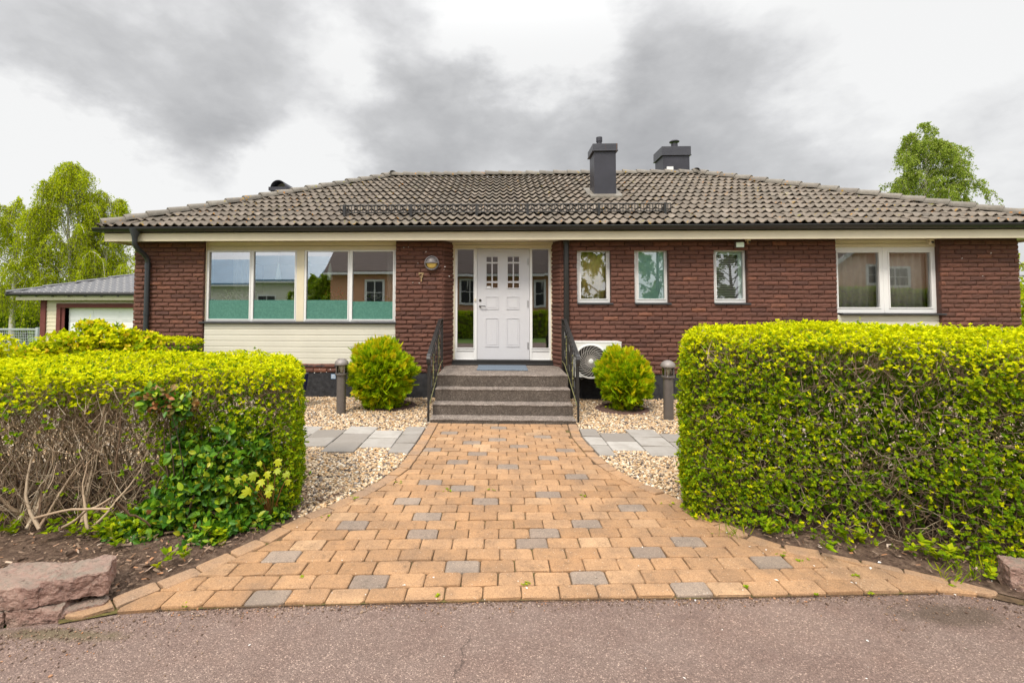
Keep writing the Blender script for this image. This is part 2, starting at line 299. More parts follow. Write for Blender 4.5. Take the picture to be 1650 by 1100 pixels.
class MB:
    def __init__(s): s.v = []; s.f = []; s.mi = []; s.cur = 0
    def add(s, V, F, mi=None):
        b = len(s.v); s.v += [tuple(p) for p in V]; s.f += [tuple(b+i for i in f) for f in F]; s.mi += [s.cur if mi is None else mi]*len(F)
    def box(s, x0, x1, y0, y1, z0, z1, mi=None):
        s.add([(x0, y0, z0), (x1, y0, z0), (x1, y1, z0), (x0, y1, z0), (x0, y0, z1), (x1, y0, z1), (x1, y1, z1), (x0, y1, z1)],
              [(0, 3, 2, 1), (4, 5, 6, 7), (0, 1, 5, 4), (1, 2, 6, 5), (2, 3, 7, 6), (3, 0, 4, 7)], mi)
    def hexa(s, P, mi=None):   # 8 points: bottom ring, top ring
        s.add(P, [(0, 3, 2, 1), (4, 5, 6, 7), (0, 1, 5, 4), (1, 2, 6, 5), (2, 3, 7, 6), (3, 0, 4, 7)], mi)
    def prism(s, poly, a, b, axis='y', mi=None):   # poly 2D ring
        mk = {'y': lambda p, t: (p[0], t, p[1]), 'x': lambda p, t: (t, p[0], p[1]), 'z': lambda p, t: (p[0], p[1], t)}[axis]
        n = len(poly); s.add([mk(p, a) for p in poly]+[mk(p, b) for p in poly],
              [tuple(range(n))[::-1], tuple(range(n, 2*n))]+[(i, (i+1) % n, n+(i+1) % n, n+i) for i in range(n)], mi)
    def tube(s, pts, r, n=8, cap=True, mi=None):
        pts = [Vector(p) for p in pts]; rr = r if isinstance(r, (list, tuple)) else [r]*len(pts)
        V = []; up = None
        for i, p in enumerate(pts):
            t = (pts[min(i+1, len(pts)-1)]-pts[max(i-1, 0)]).normalized()
            if up is None: up = t.orthogonal().normalized()
            up = (up-t*up.dot(t)); up = up.normalized() if up.length > 1e-6 else t.orthogonal().normalized()
            w = t.cross(up)
            V += [p+(up*math.cos(2*PI*k/n)+w*math.sin(2*PI*k/n))*rr[i] for k in range(n)]
        F = [(i*n+k, i*n+(k+1) % n, (i+1)*n+(k+1) % n, (i+1)*n+k) for i in range(len(pts)-1) for k in range(n)]
        if cap: F += [tuple(range(n))[::-1], tuple((len(pts)-1)*n+k for k in range(n))]
        s.add(V, F, mi)
    def lathe(s, prof, c, n=24, axis='z', mi=None):
        V = []; cx, cy, cz = c
        for (r, h) in prof:
            for k in range(n):
                a = 2*PI*k/n
                if axis == 'z': V.append((cx+r*math.cos(a), cy+r*math.sin(a), cz+h))
                else: V.append((cx+r*math.cos(a), cy+h, cz+r*math.sin(a)))
        m = len(prof); F = [(i*n+k, i*n+(k+1) % n, (i+1)*n+(k+1) % n, (i+1)*n+k) for i in range(m-1) for k in range(n)]
        F += [tuple(range(n))[::-1], tuple((m-1)*n+k for k in range(n))]
        s.add(V, F, mi)
    def holed(s, xs, zs, holes, y0, y1, mi=None):
        """slab in the XZ plane between y0 and y1 with rectangular holes"""
        X0_, X1_, Z0_, Z1_ = min(xs), max(xs), min(zs), max(zs)
        holes = [(max(h[0], X0_), min(h[1], X1_), max(h[2], Z0_), min(h[3], Z1_)) for h in holes]; holes = [h for h in holes if h[1] > h[0] and h[3] > h[2]]
        xs = sorted(set([*xs]+[h[0] for h in holes]+[h[1] for h in holes])); zs = sorted(set([*zs]+[h[2] for h in holes]+[h[3] for h in holes]))
        xs = [x for i, x in enumerate(xs) if i == 0 or x-xs[i-1] > 1e-6]; zs = [x for i, x in enumerate(zs) if i == 0 or x-zs[i-1] > 1e-6]
        inh = lambda x, z: any(h[0] < x < h[1] and h[2] < z < h[3] for h in holes)
        nx, nz = len(xs)-1, len(zs)-1
        sol = [[not inh((xs[i]+xs[i+1])/2, (zs[j]+zs[j+1])/2) for j in range(nz)] for i in range(nx)]
        g = lambda i, j: 0 <= i < nx and 0 <= j < nz and sol[i][j]
        for i in range(nx):
            for j in range(nz):
                if not sol[i][j]: continue
                a, b, c, d = xs[i], xs[i+1], zs[j], zs[j+1]
                Q = [[(a, y0, c), (b, y0, c), (b, y0, d), (a, y0, d)], [(a, y1, c), (a, y1, d), (b, y1, d), (b, y1, c)]]
                if not g(i-1, j): Q.append([(a, y0, c), (a, y0, d), (a, y1, d), (a, y1, c)])
                if not g(i+1, j): Q.append([(b, y0, c), (b, y1, c), (b, y1, d), (b, y0, d)])
                if not g(i, j-1): Q.append([(a, y0, c), (a, y1, c), (b, y1, c), (b, y0, c)])
                if not g(i, j+1): Q.append([(a, y0, d), (b, y0, d), (b, y1, d), (a, y1, d)])
                for q in Q: s.add(q, [(0, 1, 2, 3)], mi)
    def build(s, name, mats, parent=None, bevel=0., smooth=False, label=None, weld=False, seg=2):
        me = bpy.data.meshes.new(name); me.from_pydata(s.v, [], s.f); me.update()
        me.polygons.foreach_set('material_index', s.mi)
        if weld or smooth:
            bm = bmesh.new(); bm.from_mesh(me); bmesh.ops.remove_doubles(bm, verts=bm.verts, dist=1e-5); bmesh.ops.recalc_face_normals(bm, faces=bm.faces); bm.to_mesh(me); bm.free()
        if smooth: me.polygons.foreach_set('use_smooth', [True]*len(me.polygons))
        if not isinstance(mats, (list, tuple)): mats = [mats]
        o = link(name, me, [M[m] if isinstance(m, str) else m for m in mats], parent, label)
        if bevel:
            b = o.modifiers.new('bevel', 'BEVEL'); b.width = bevel; b.segments = seg; b.limit_method = 'ANGLE'; b.angle_limit = rad(35); b.use_clamp_overlap = True
        if smooth:
            try:
                bm = bmesh.new(); bm.from_mesh(me)
                for e in bm.edges:
                    if len(e.link_faces) == 2 and e.calc_face_angle(0) > rad(40): e.smooth = False
                bm.to_mesh(me); bm.free()
            except Exception: pass
        return o

def norm(a): return a/np.maximum(np.linalg.norm(a, axis=-1, keepdims=True), 1e-9)
def inst(tv, tf, Mx, P):
    """many copies of one little template in ONE mesh (leaves of one crown, pebbles of one bed)"""
    V = np.einsum('nij,kj->nki', Mx, tv)+P[:, None, :]
    N, k = len(P), len(tv)
    return V.reshape(-1, 3), (tf[None]+(np.arange(N)*k)[:, None, None]).reshape(-1, tf.shape[1])
def frames(axis, nrm):
    y = norm(axis); z = norm(nrm-y*np.sum(nrm*y, 1, keepdims=True)); x = np.cross(y, z)
    return np.stack([x, y, z], 2)
LEAF = (np.array([(0, 0, 0), (.30, .42, .07), (0, 1, -.05), (-.30, .42, .07), (0, .45, -.02)], 'f'), np.array([(0, 1, 4), (1, 2, 4), (2, 3, 4), (3, 0, 4)]))
LEAF4 = (np.array([(0, 0, 0), (.30, .45, .06), (0, 1, 0), (-.30, .45, .06)], 'f'), np.array([(0, 1, 2, 3)]))
OVAL = (np.array([(0, 0, 0), (.24, .22, .05), (.31, .5, .08), (.2, .8, .03), (0, 1.05, -.1), (-.2, .8, .03), (-.31, .5, .08), (-.24, .22, .05), (0, .5, -.02)], 'f'),
        np.array([(0, 1, 8), (1, 2, 8), (2, 3, 8), (3, 4, 8), (4, 5, 8), (5, 6, 8), (6, 7, 8), (7, 0, 8)]))
def rosettes(P, A, k, size, spread=.9, back=.04):
    """k leaves round each twig tip P with axis A -> per-leaf position, frame"""
    N = len(P); A = norm(A); r = norm(rng.normal(size=(N, k, 3))); r = r-A[:, None]*np.sum(r*A[:, None], 2, keepdims=True); r = norm(r)
    d = norm(A[:, None]*(rng.uniform(.25, 1.0, (N, k, 1)))+r*spread)
    pos = P[:, None]-A[:, None]*rng.uniform(0, back, (N, k, 1))
    nr = norm(A[:, None]*1.0-r*.4+rng.normal(0, .25, (N, k, 3)))
    sz = size*rng.uniform(.65, 1.2, (N, k))*rng.choice([.62, .85, 1., 1.25], (N, 1), p=[.2, .3, .3, .2])
    d = d.reshape(-1, 3); Mx = frames(d, nr.reshape(-1, 3))*sz.reshape(-1, 1, 1)
    return pos.reshape(-1, 3), Mx
def tubes(paths, radii, n=3):
    """paths (N,m,3) radii (N,m) -> one mesh of thin tapering twigs"""
    N, m, _ = paths.shape; t = norm(np.gradient(paths, axis=1)); ref = np.where(np.abs(t[..., 2:3]) > .9, np.array([1., 0, 0]), np.array([0, 0, 1.]))
    u = norm(np.cross(t, ref)); w = np.cross(t, u)
    V = [paths+(u*math.cos(2*PI*k/n)+w*math.sin(2*PI*k/n))*radii[..., None] for k in range(n)]
    V = np.stack(V, 2).reshape(-1, 3); b = (np.arange(N)*m*n)[:, None, None, None]; i = (np.arange(m-1)*n)[None, :, None, None]; k = np.arange(n)[None, None, :, None]
    F = np.concatenate([b+i+k, b+i+(k+1) % n, b+i+n+(k+1) % n, b+i+n+k], 3).reshape(-1, 4)
    return V, F
def merge(parts):
    V = []; Fs = []; mi = []; off = 0
    for v, f, m in parts:
        V.append(v); Fs.append(f+off); off += len(v); mi.append(np.full(len(f), m) if np.isscalar(m) else m)
    return np.concatenate(V), Fs, mi

# ------------------------------------------------------------------ GROUND, ROAD, PATHS
def ground_z(x, y):
    a = min(max((y-8.)/5., 0), 1); b = min(max((-x-6.8)/1.5, 0), 1); return -.5*a*a*(3-2*a)*b
def mk_ground():
    xs = [-400, -120, -60, -40]+[-30+1.0*i for i in range(61)]+[40, 60, 120, 400]; ys = [-400, -120, -60, -40]+[-30+1.0*i for i in range(61)]+[40, 60, 120, 400]
    V = [(x, y, -.03+ground_z(x, y)) for y in ys for x in xs]; n = len(xs)
    Fq = [(j*n+i, j*n+i+1, (j+1)*n+i+1, (j+1)*n+i) for j in range(len(ys)-1) for i in range(n-1)]
    mb = MB(); mb.add(V, Fq); o = struct(mb.build('ground', 'lawn', smooth=True))
mk_ground()
ROADPX = [(-300, 1040), (0, 1016), (94, 1007), (200, 988), (300, 983.5), (500, 977), (800, 970), (1150, 965.5), (1450, 959), (1540, 957), (1600, 966), (1650, 977), (1900, 1030)]
ROAD = [PG(*p).to_2d() for p in ROADPX]
def road_y(x):
    for a, b in zip(ROAD, ROAD[1:]):
        if a.x <= x <= b.x: return a.y+(b.y-a.y)*(x-a.x)/(b.x-a.x)
    return ROAD[0].y if x < ROAD[0].x else ROAD[-1].y
# left/right outer edges of the paving
LPX = [(690, 687), (668, 722), (640, 757), (612, 777), (561, 804), (512, 827), (466, 843), (424, 869), (379, 890), (324, 914), (264, 939), (198, 963), (140, 985), (94, 1001)]
RPX = [(930, 687), (936, 705), (961, 734), (986, 755), (1031, 780), (1093, 806), (1130, 828), (1168, 846), (1226, 874), (1271, 885), (1338, 896), (1423, 914), (1489, 926), (1538, 941), (1650, 969)]
LE = [PG(*p).to_2d() for p in LPX]; RE = [PG(*p).to_2d() for p in RPX]
LE[0].y = RE[0].y = 6.60
def interp_x(E, y):
    for a, b in zip(E, E[1:]):
        lo, hi = min(a.y, b.y), max(a.y, b.y)
        if lo <= y <= hi and hi > lo: return a.x+(b.x-a.x)*(y-a.y)/(b.y-a.y)
    return E[0].x if y > E[0].y else E[-1].x
def mk_road():
    mb = MB(); pts = [(-400, ROAD[0].y), (ROAD[0].x-1, ROAD[0].y)]+[(p.x, p.y) for p in ROAD]+[(ROAD[-1].x+1, ROAD[-1].y), (400, ROAD[-1].y)]
    pts = sorted(pts)
    for a, b in zip(pts, pts[1:]):
        mb.add([(a[0], -4.2, 0), (b[0], -4.2, 0), (b[0], b[1]+.02, 0), (a[0], a[1]+.02, 0)], [(0, 1, 2, 3)])
    struct(mb.build('road', 'asphalt', weld=True))
mk_road()
def rstone(mb, q, top, hgt=.05, rr=.009, mi=0, r=None, jit=.0014):
    """one paving stone with rounded corners and a worn arris; q = 4 ground corners CCW"""
    q = [Vector(p) for p in q]; ring = []
    for i in range(4):
        p, a, b = q[i], q[i-1], q[(i+1) % 4]; da, db = (a-p), (b-p)
        if da.length < 1e-4 or db.length < 1e-4: ring.append(p.copy()); continue
        c = min(rr*1.5*random.uniform(.6, 1.7), da.length*.3, db.length*.3); da.normalize(); db.normalize()
        ring += [p+da*c, p+(da+db)*c*.3, p+db*c]
    c = sum((Vector(x) for x in ring), Vector((0, 0)))/len(ring); n = len(ring); V = []
    tl = (random.gauss(0, .010), random.gauss(0, .010))
    for ins, z in ((0, top-hgt), (0, top-rr*.8), (rr*.45, top-rr*.2), (rr*1.3, top)):
        for p in ring:
            d = c-p; L = max(d.length, 1e-4); pp = p+d*min(ins/L, .6); V.append((pp.x+(random.gauss(0, jit) if ins < rr else 0), pp.y+(random.gauss(0, jit) if ins < rr else 0), z+(tl[0]*(pp.x-c.x)+tl[1]*(pp.y-c.y))+random.gauss(0, .0006)))
    F = [(k*n+i, k*n+(i+1) % n, (k+1)*n+(i+1) % n, (k+1)*n+i) for k in range(3) for i in range(n)]+[tuple(3*n+i for i in range(n))]
    mb.add(V, F, mi)
GREYPX = [(450+a/2.426, 660+b/2.426) for a, b in ((860,72),(1015,104),(675,92),(755,127),(858,115),(925,138),(612,150),(1098,152),(785,165),(890,178),(1080,192),(660,210),(928,227),(810,243),(1187,260),(545,287),(755,305),(1077,327),(458,353),(838,350),(1390,374),(630,405),(1210,433),(288,467),(1055,463),(545,503),(1590,495),(947,538),(45,588),(1395,577),(688,630),(345,684),(1165,675),(20,738),(1625,715))]+[(1227, 912), (570, 852), (590, 940)]
GREY = [PG(a, b, .022).to_2d() for a, b in GREYPX]; GREYUSED = set()
def mk_paving():
    mb = MB(); W, H = .21, .1405; ZT = .022
    bw = .115     # border width
    def edge_in(E, y, s): return interp_x(E, y)+s*(bw+.008)
    row = 0; y = 6.58; gaps = .0055
    while y > 2.2:
        m = .075*max(0, (6.6-y)/4.1); off = (row % 2)*W/2+random.uniform(-.02, .02)
        k0 = int(-4.5/W)
        for k in range(k0, -k0):
            x0 = k*W+off; x1 = x0+W
            f = lambda x, yy: yy+m*x
            corners = [(x0, y-H), (x1, y-H), (x1, y), (x0, y)]; Q = []
            for (cx, cyy) in corners:
                yy = f(cx, cyy); xl, xr = edge_in(LE, yy, 1), edge_in(RE, yy, -1)
                cx2 = min(max(cx, xl), xr); yy = f(cx2, cyy)
                Q.append(Vector((cx2, yy)))
            if (Q[1]-Q[0]).length < .05 and (Q[2]-Q[3]).length < .05: continue
            cen = sum(Q, Vector((0, 0)))/4
            ry = road_y(cen.x)
            if max(Q[2].y, Q[3].y) < ry+H*.5: continue
            if min(Q[0].y, Q[1].y) < ry+H*.5:
                Q[0].y = road_y(Q[0].x)+.003; Q[1].y = road_y(Q[1].x)+.003
                if Q[2].y-Q[1].y < .03 or Q[3].y-Q[0].y < .03: continue
            for i in range(4):
                d = cen-Q[i]; L = d.length
                if L > .02: Q[i] = Q[i]+Vector((math.copysign(gaps/2, d.x), math.copysign(gaps/2, d.y)))
            hit = [i for i, g in enumerate(GREY) if i not in GREYUSED and min(q.x for q in Q) <= g.x <= max(q.x for q in Q) and min(q.y for q in Q)-.002 <= g.y <= max(q.y for q in Q)+.002]; grey = bool(hit); GREYUSED.update(hit)
            if (Q[1]-Q[0]).length < .15: grey = False
            rstone(mb, Q, ZT+random.gauss(0, .0016), mi=1 if grey else 0)
        y -= H; row += 1
    # border stones along both curved edges
    for E, s in ((LE, 1), (RE, -1)):
        seg = [E[0]]; L = 0; cur = E[0]; step = .205; pts = [E[0].copy()]; acc = 0
        for a, b in zip(E, E[1:]):
            d = (b-a).length; t = step-acc
            while t <= d: pts.append(a+(b-a)*(t/d)); t += step
            acc = d-(t-step)
        for a, b in zip(pts, pts[1:]):
            t = (b-a).normalized(); nrm = Vector((-t.y, t.x))*s if s > 0 else Vector((t.y, -t.x))
            if nrm.x*s < 0: nrm = -nrm
            g = .004; q = [a+t*g, b-t*g, b-t*g+nrm*bw, a+t*g+nrm*bw]
            if s > 0: pass
            ar = sum(q[i].x*q[(i+1) % 4].y-q[(i+1) % 4].x*q[i].y for i in range(4))
            if ar < 0: q = q[::-1]
            if max(p.y-road_y(p.x) for p in q) < .03: continue
            for p in q: p.y = max(p.y, road_y(p.x)+.003)
            rstone(mb, q, ZT+random.gauss(.002, .003), mi=2)
    struct(mb.build('paved_path', ['paver', 'paver_grey', 'paver_edge']))
    # joint sand sheet
    mb = MB(); pts = LE+[p for p in ROAD if LE[-1].x < p.x < RE[-1].x]+RE[::-1]
    mb.add([(p.x, p.y, .008) for p in pts], [tuple(range(len(pts)))]); 
    o = mb.build('path_bed', 'joint'); struct(o)
    bm = bmesh.new(); bm.from_mesh(o.data); bmesh.ops.triangulate(bm, faces=bm.faces); bmesh.ops.recalc_face_normals(bm, faces=bm.faces)
    for f in bm.faces:
        if f.normal.z < 0: f.normal_flip()
    bm.to_mesh(o.data); bm.free()
mk_paving()

# slab path of grey concrete flags on both sides
SL_ROWS3 = [6.32, 5.94, 5.57, 5.20]; SL_ROWS2 = [6.12, 5.75, 5.38]
def mk_slabs():
    mb = MB(); w = .365
    for s, x0 in ((-1, XA(655, 6.29, 691)), (1, XA(960, 6.29, 692))):
        for c in range(-1, 7):
            xa = x0+s*(w*c); xb = x0+s*(w*(c+1)); rows = SL_ROWS3 if c % 2 else SL_ROWS2
            for ya, yb in zip(rows, rows[1:]):
                q = [Vector((xa, yb)), Vector((xb, yb)), Vector((xb, ya)), Vector((xa, ya))]
                if c == -1:
                    for p in (q[0], q[3]): p.x = interp_x(LE if s < 0 else RE, p.y)-s*-.004
                if s < 0: q = [q[1], q[0], q[3], q[2]]
                cen = sum(q, Vector((0, 0)))/4
                q = [p+Vector((math.copysign(.005, cen.x-p.x), math.copysign(.012, cen.y-p.y))) for p in q]
                rstone(mb, q, .034+random.gauss(0, .002), .045, .006, jit=.0005)
    struct(mb.build('slab_path', 'slab'))
mk_slabs()

# ------------------------------------------------------------------ GRAVEL AND SOIL
HLF = [Vector((-6.2, 2.35)), Vector((-3.17, 3.15)), Vector((-1.50, 3.60))]    # front line of left hedge
def sstep(t): t = min(max(t, 0), 1); return t*t*(3-2*t)
def soil_h(x, y): return .055*sstep((-1.85-x)/.6)*sstep((y-road_y(x)-.22)/.2) if x < 0 else 0.
def mk_beds():
    # soil strips under the hedges, gravel everywhere between hedges and house
    mb = MB()
    # left: from the border stones / stone blocks back to 4.75 m
    L = [(p.x-.002, p.y) for p in LE if p.y < 3.75]
    poly = [(-7, 4.6), (-2.0, 4.6), (-1.62, 3.85)]+L[:]+[(-2.0, road_y(-2.0)+.02), (-7, 2.25)]
    mb.add([(x, y, .012) for x, y in poly], [tuple(range(len(poly)))])
    R = [(p.x+.002, p.y) for p in RE if p.y < 3.9]
    poly = [(8, 4.7), (1.9, 4.7), (1.42, 3.95)]+R+[(8, road_y(3)+.0)]
    mb.add([(x, y, .012) for x, y in poly], [tuple(range(len(poly)))])
    o = mb.build('soil_bed', 'soil'); struct(o)
    bm = bmesh.new(); bm.from_mesh(o.data); bmesh.ops.triangulate(bm, faces=bm.faces)
    for _ in range(3): bmesh.ops.subdivide_edges(bm, edges=[e for e in bm.edges if e.calc_length() > .22], cuts=1, use_grid_fill=False); bmesh.ops.triangulate(bm, faces=bm.faces)
    for f in bm.faces:
        f.normal_update()
        if f.normal.z < 0: f.normal_flip()
    for v in bm.verts:
        v.co.z += soil_h(v.co.x, v.co.y)+(0 if v.is_boundary else random.uniform(0, .03))
    bm.to_mesh(o.data); bm.free()
    mb = MB()
    for s in (-1, 1):
        E = LE if s < 0 else RE; ys = [8.7, 6.6, 6.2, 5.8, 5.4, 5.0, 4.6, 4.2, 3.9, 3.6]; 
        for a, b in zip(ys, ys[1:]):
            xa, xb = (s*1.02 if a > 6.6 else interp_x(E, a)), (s*1.02 if b > 6.6 else interp_x(E, b))
            far = -7. if s < 0 else 9.2
            mb.add([(xa, a, .004), (far, a, .004), (far, b, .004), (xb, b, .004)], [(0, 1, 2, 3)] if s < 0 else [(3, 2, 1, 0)])
    struct(mb.build('gravel_bed', 'gravelbed'))
mk_beds()
def ico():
    bm = bmesh.new(); bmesh.ops.create_icosphere(bm, subdivisions=1, radius=1); v = np.array([x.co[:] for x in bm.verts], 'f'); f = np.array([[q.index for q in p.verts] for p in bm.faces]); bm.free(); return v, f
ICO = ico()
TREE_RINGS = [(-1.72, 7.72, .40), (1.90, 7.62, .40)]
def mk_pebbles():
    P = []
    def scatter(x0, x1, y0, y1, dens, s):
        n = int((x1-x0)*(y1-y0)*dens); p = np.stack([rng.uniform(x0, x1, n), rng.uniform(y0, y1, n), np.zeros(n)], 1)
        E = LE if s < 0 else RE
        lim = np.array([interp_x(E, min(v, 6.6)) if v <= 6.6 else s*1.03 for v in p[:, 1]])
        ok = (p[:, 0]*s > lim*s+.015)
        slab = (p[:, 1] > 5.22) & (p[:, 1] < 6.30)
        xin = XA(655, 6.29, 691) if s < 0 else XA(960, 6.29, 692); col = np.floor((p[:, 0]-xin)*s/.365)
        three = (np.mod(col, 2) == 1); inside = np.where(three, slab, (p[:, 1] > 5.40) & (p[:, 1] < 6.10)) & (col < 7)
        ok &= ~inside
        for (cx, cy, r) in TREE_RINGS: ok &= ((p[:, 0]-cx)**2+(p[:, 1]-cy)**2*1.0) > r*r
        P.append(p[ok])
    scatter(-2.9, -.9, 3.6, 5.4, 3600, -1); scatter(-3.4, -.95, 5.3, 8.46, 2700, -1)
    scatter(.9, 2.6, 3.9, 5.4, 3600, 1); scatter(.95, 3.2, 5.3, 8.46, 2700, 1)
    scatter(-6.5, -2.9, 3.9, 6.2, 700, -1); scatter(2.6, 6., 4.3, 6.2, 500, 1)
    P = np.concatenate(P); N = len(P); keep = np.ones(N, bool)
    # behind the hedges no pebbles hidden in the soil strip
    keep &= ~((P[:, 0] < -1.75) & (P[:, 1] < 4.3) & (P[:, 0] < -1.75-(P[:, 1]-3.6)*.3))
    P = P[keep]; N = len(P); sz = rng.uniform(.0075, .0165, N)*np.where(rng.random(N) < .08, 1.35, 1)
    ax = norm(rng.normal(size=(N, 3))*np.array([1, 1, .25])); nr = norm(rng.normal(0, .35, (N, 3))+np.array([0, 0, 1.]))
    Mx = frames(ax, nr)*(sz[:, None]*np.stack([rng.uniform(.8, 1.1, N), rng.uniform(1., 1.6, N), rng.uniform(.5, .8, N)], 1))[:, None, :]
    P[:, 2] = .006+rng.uniform(0, .016, N); tv = ICO[0]
    V, Fc = inst(tv, ICO[1], Mx, P); V = V+rng.normal(0, .0008, V.shape)
    o = link('gravel', npmesh('gravel', V, [Fc], smooth=True), [M['pebble']]); stuff(o); o['label'] = 'beige and white rounded garden pebbles between path, slabs and house'
mk_pebbles()
def mk_mulch():
    n = 9000; x = np.concatenate([rng.uniform(-5, -1.3, n), rng.uniform(1.2, 4.2, n//2)]); y = np.concatenate([rng.uniform(2.4, 4.2, n), rng.uniform(2.6, 4.3, n//2)])
    ok = []
    for a, b in zip(x, y):
        if a < 0: ok.append(a < interp_x(LE, b)-.02 and b > road_y(a)+.12)
        else: ok.append(a > interp_x(RE, b)+.02 and b > road_y(a)+.1)
    ok = np.array(ok); P = np.stack([x, y, .03+np.array([soil_h(a, b) for a, b in zip(x, y)])+rng.uniform(0, .02, len(x))], 1)[ok]; N = len(P)
    tv = np.array([(-.3, -1, 0), (.3, -1, .0), (.35, 1, .08), (-.25, 1, .05)], 'f'); tf = np.array([(0, 1, 2, 3)])
    Mx = frames(norm(rng.normal(size=(N, 3))*np.array([1, 1, .3])), norm(rng.normal(0, .5, (N, 3))+[0, 0, 1.]))*rng.uniform(.004, .017, (N, 1, 1))*np.where(rng.random((N, 1, 1)) < .05, 1.9, 1)
    V, Fc = inst(tv, tf, Mx, P); o = link('bark_mulch', npmesh('bark_mulch', V, [Fc]), [M['chips']]); stuff(o); o['label'] = 'brown leaf litter and bark chips under the hedges'
mk_mulch()
def mk_grit():
    n = 2600; px = rng.uniform(0, 1650, n); off = rng.exponential(.05, n)*np.where((px < 330)|(px > 1420), 1.8, .7); P = []
    for a, o in zip(px, off):
        g = PG(a, 975); y = road_y(g.x)-o+.01; P.append((g.x*y/g.y if abs(g.y) > .1 else g.x, y, .004))
    P = np.array(P); Mx = frames(norm(rng.normal(size=(n, 3))*np.array([1, 1, .3])), norm(rng.normal(0, .4, (n, 3))+[0, 0, 1.]))*(rng.uniform(.0012, .0042, (n, 1, 1))*np.where(rng.random((n, 1, 1)) < .06, 2., 1.)); V, Fc = inst(ICO[0]*[1, 1.3, .7], ICO[1], Mx, P)
    o = link('road_grit', npmesh('road_grit', V, [Fc]), [M['chips']]); stuff(o); o['label'] = 'brown grit and crumbs of soil gathered along the edge of the road'
mk_grit()

# ------------------------------------------------------------------ THE HOUSE
YW = 8.42; YD = 8.69; ZS = 2.752; CR = .0757
XL, XR, YB = -6.50, 8.70, 15.4
WX = lambda px, y=480: XA(px, YW, y)
WZ = lambda py, px=820: PY(px, py, YW).z
house = thing('brick_house', 'long single storey dark red brick house with hipped grey tiled roof and white front door', 'house', (1.1, YW, 0))
def holes_front():
    H = []
    H.append((WX(328), WX(637.5), WZ(589, 560), ZS+1))                       # big living room window
    H.append((WX(713), WX(905), -1, ZS+1))                                     # door recess
    for a, b in ((929.8, 984.5), (1022.5, 1078), (1150.5, 1205.5)): H.append((WX(a), WX(b), WZ(488.5, 1060), WZ(400.5, 1060)))
    H.append((WX(1348), WX(1516), .60, ZS+1))
    return H
HF = holes_front(); PL = .445                                                   # plinth top
def brick_mesh(runs, nrm, res):
    """runs: list of (origin, U, z0, z1, u0, u1, ends) -> mesh of rough-hewn bricks, each one an island"""
    nu, nv = res; s = np.concatenate([[0, .025], np.linspace(.10, .90, nu-4), [.975, 1]]); t = np.array([0, .10, .35, .65, .90, 1.]) if nv == 6 else np.array([0, .15, .5, .85, 1.])
    nu, nv = len(s), len(t); SS, TT = np.meshgrid(s, t, indexing='ij')
    prof = (1-np.abs(2*SS-1)**14)*(1-np.abs(2*TT-1)**3.2)
    idx = np.arange(nu*nv).reshape(nu, nv)
    f = np.stack([idx[:-1, :-1], idx[1:, :-1], idx[1:, 1:], idx[:-1, 1:]], -1).reshape(-1, 4)
    ring = np.concatenate([idx[:, 0], idx[-1, 1:], idx[-2::-1, -1], idx[0, -2:0:-1]]); m = len(ring)
    back = nu*nv+np.arange(m); fr = np.stack([ring, back, np.roll(back, -1), np.roll(ring, -1)], -1)
    f = np.concatenate([f, fr]); k = nu*nv+m; VV = []; N = len(runs)
    for (O, U, z0, z1, u0, u1) in runs:
        L = u1-u0; jt = rng.normal(0, .0012)
        u = u0+SS*L; z = z0+TT*(z1-z0)+jt
        d = .011+.017*prof+rng.normal(0, .0022, SS.shape)*(prof > .05)+rng.normal(0, .002)
        d = d+.004*np.sin(SS*rng.uniform(4, 9)+rng.uniform(0, 6))*prof
        z = z+rng.normal(0, .0009, SS.shape)
        fr_ = O[None, None]+U[None, None]*u[..., None]+nrm[None, None]*d[..., None]; fr_[..., 2] = z
        flat = fr_.reshape(-1, 3); bk = flat[ring]-nrm[None]*.045; VV.append(np.concatenate([flat, bk]))
    V = np.concatenate(VV); Fc = (f[None]+(np.arange(N)*k)[:, None, None]).reshape(-1, 4); return V, Fc
def runs_for(O, U, length, holes, z0, z1, u_start=0.):
    R = []; O = np.array(O, float); U = np.array(U, float); k = 0; z = z0; J = .007; ML = .25
    while z+CR*.8 < z1:
        a, b = z+J/2, z+CR-J/2; zm = (a+b)/2
        cuts = sorted([(max(h[0], u_start), min(h[1], length)) for h in holes if h[2] < zm < h[3] and h[1] > u_start and h[0] < length])
        spans = []; c = u_start
        for h in cuts: spans.append((c, h[0])); c = h[1]
        spans.append((c, length))
        off = (k % 2)*ML/2+(k*37 % 5)*.012
        for (p, q) in spans:
            if q-p < .03: continue
            e = [p]; x = math.ceil((p-off)/ML)*ML+off
            while x < q:
                if x-e[-1] > .06 and q-x > .06: e.append(x+random.uniform(-.006, .006))
                x += ML
            e.append(q)
            for i in range(len(e)-1):
                R.append((O, U, a, b, e[i]+(J/2 if i else random.uniform(-.004, .004)), e[i+1]-(J/2 if i < len(e)-2 else random.uniform(-.004, .004))))
        z += CR; k += 1
    return R
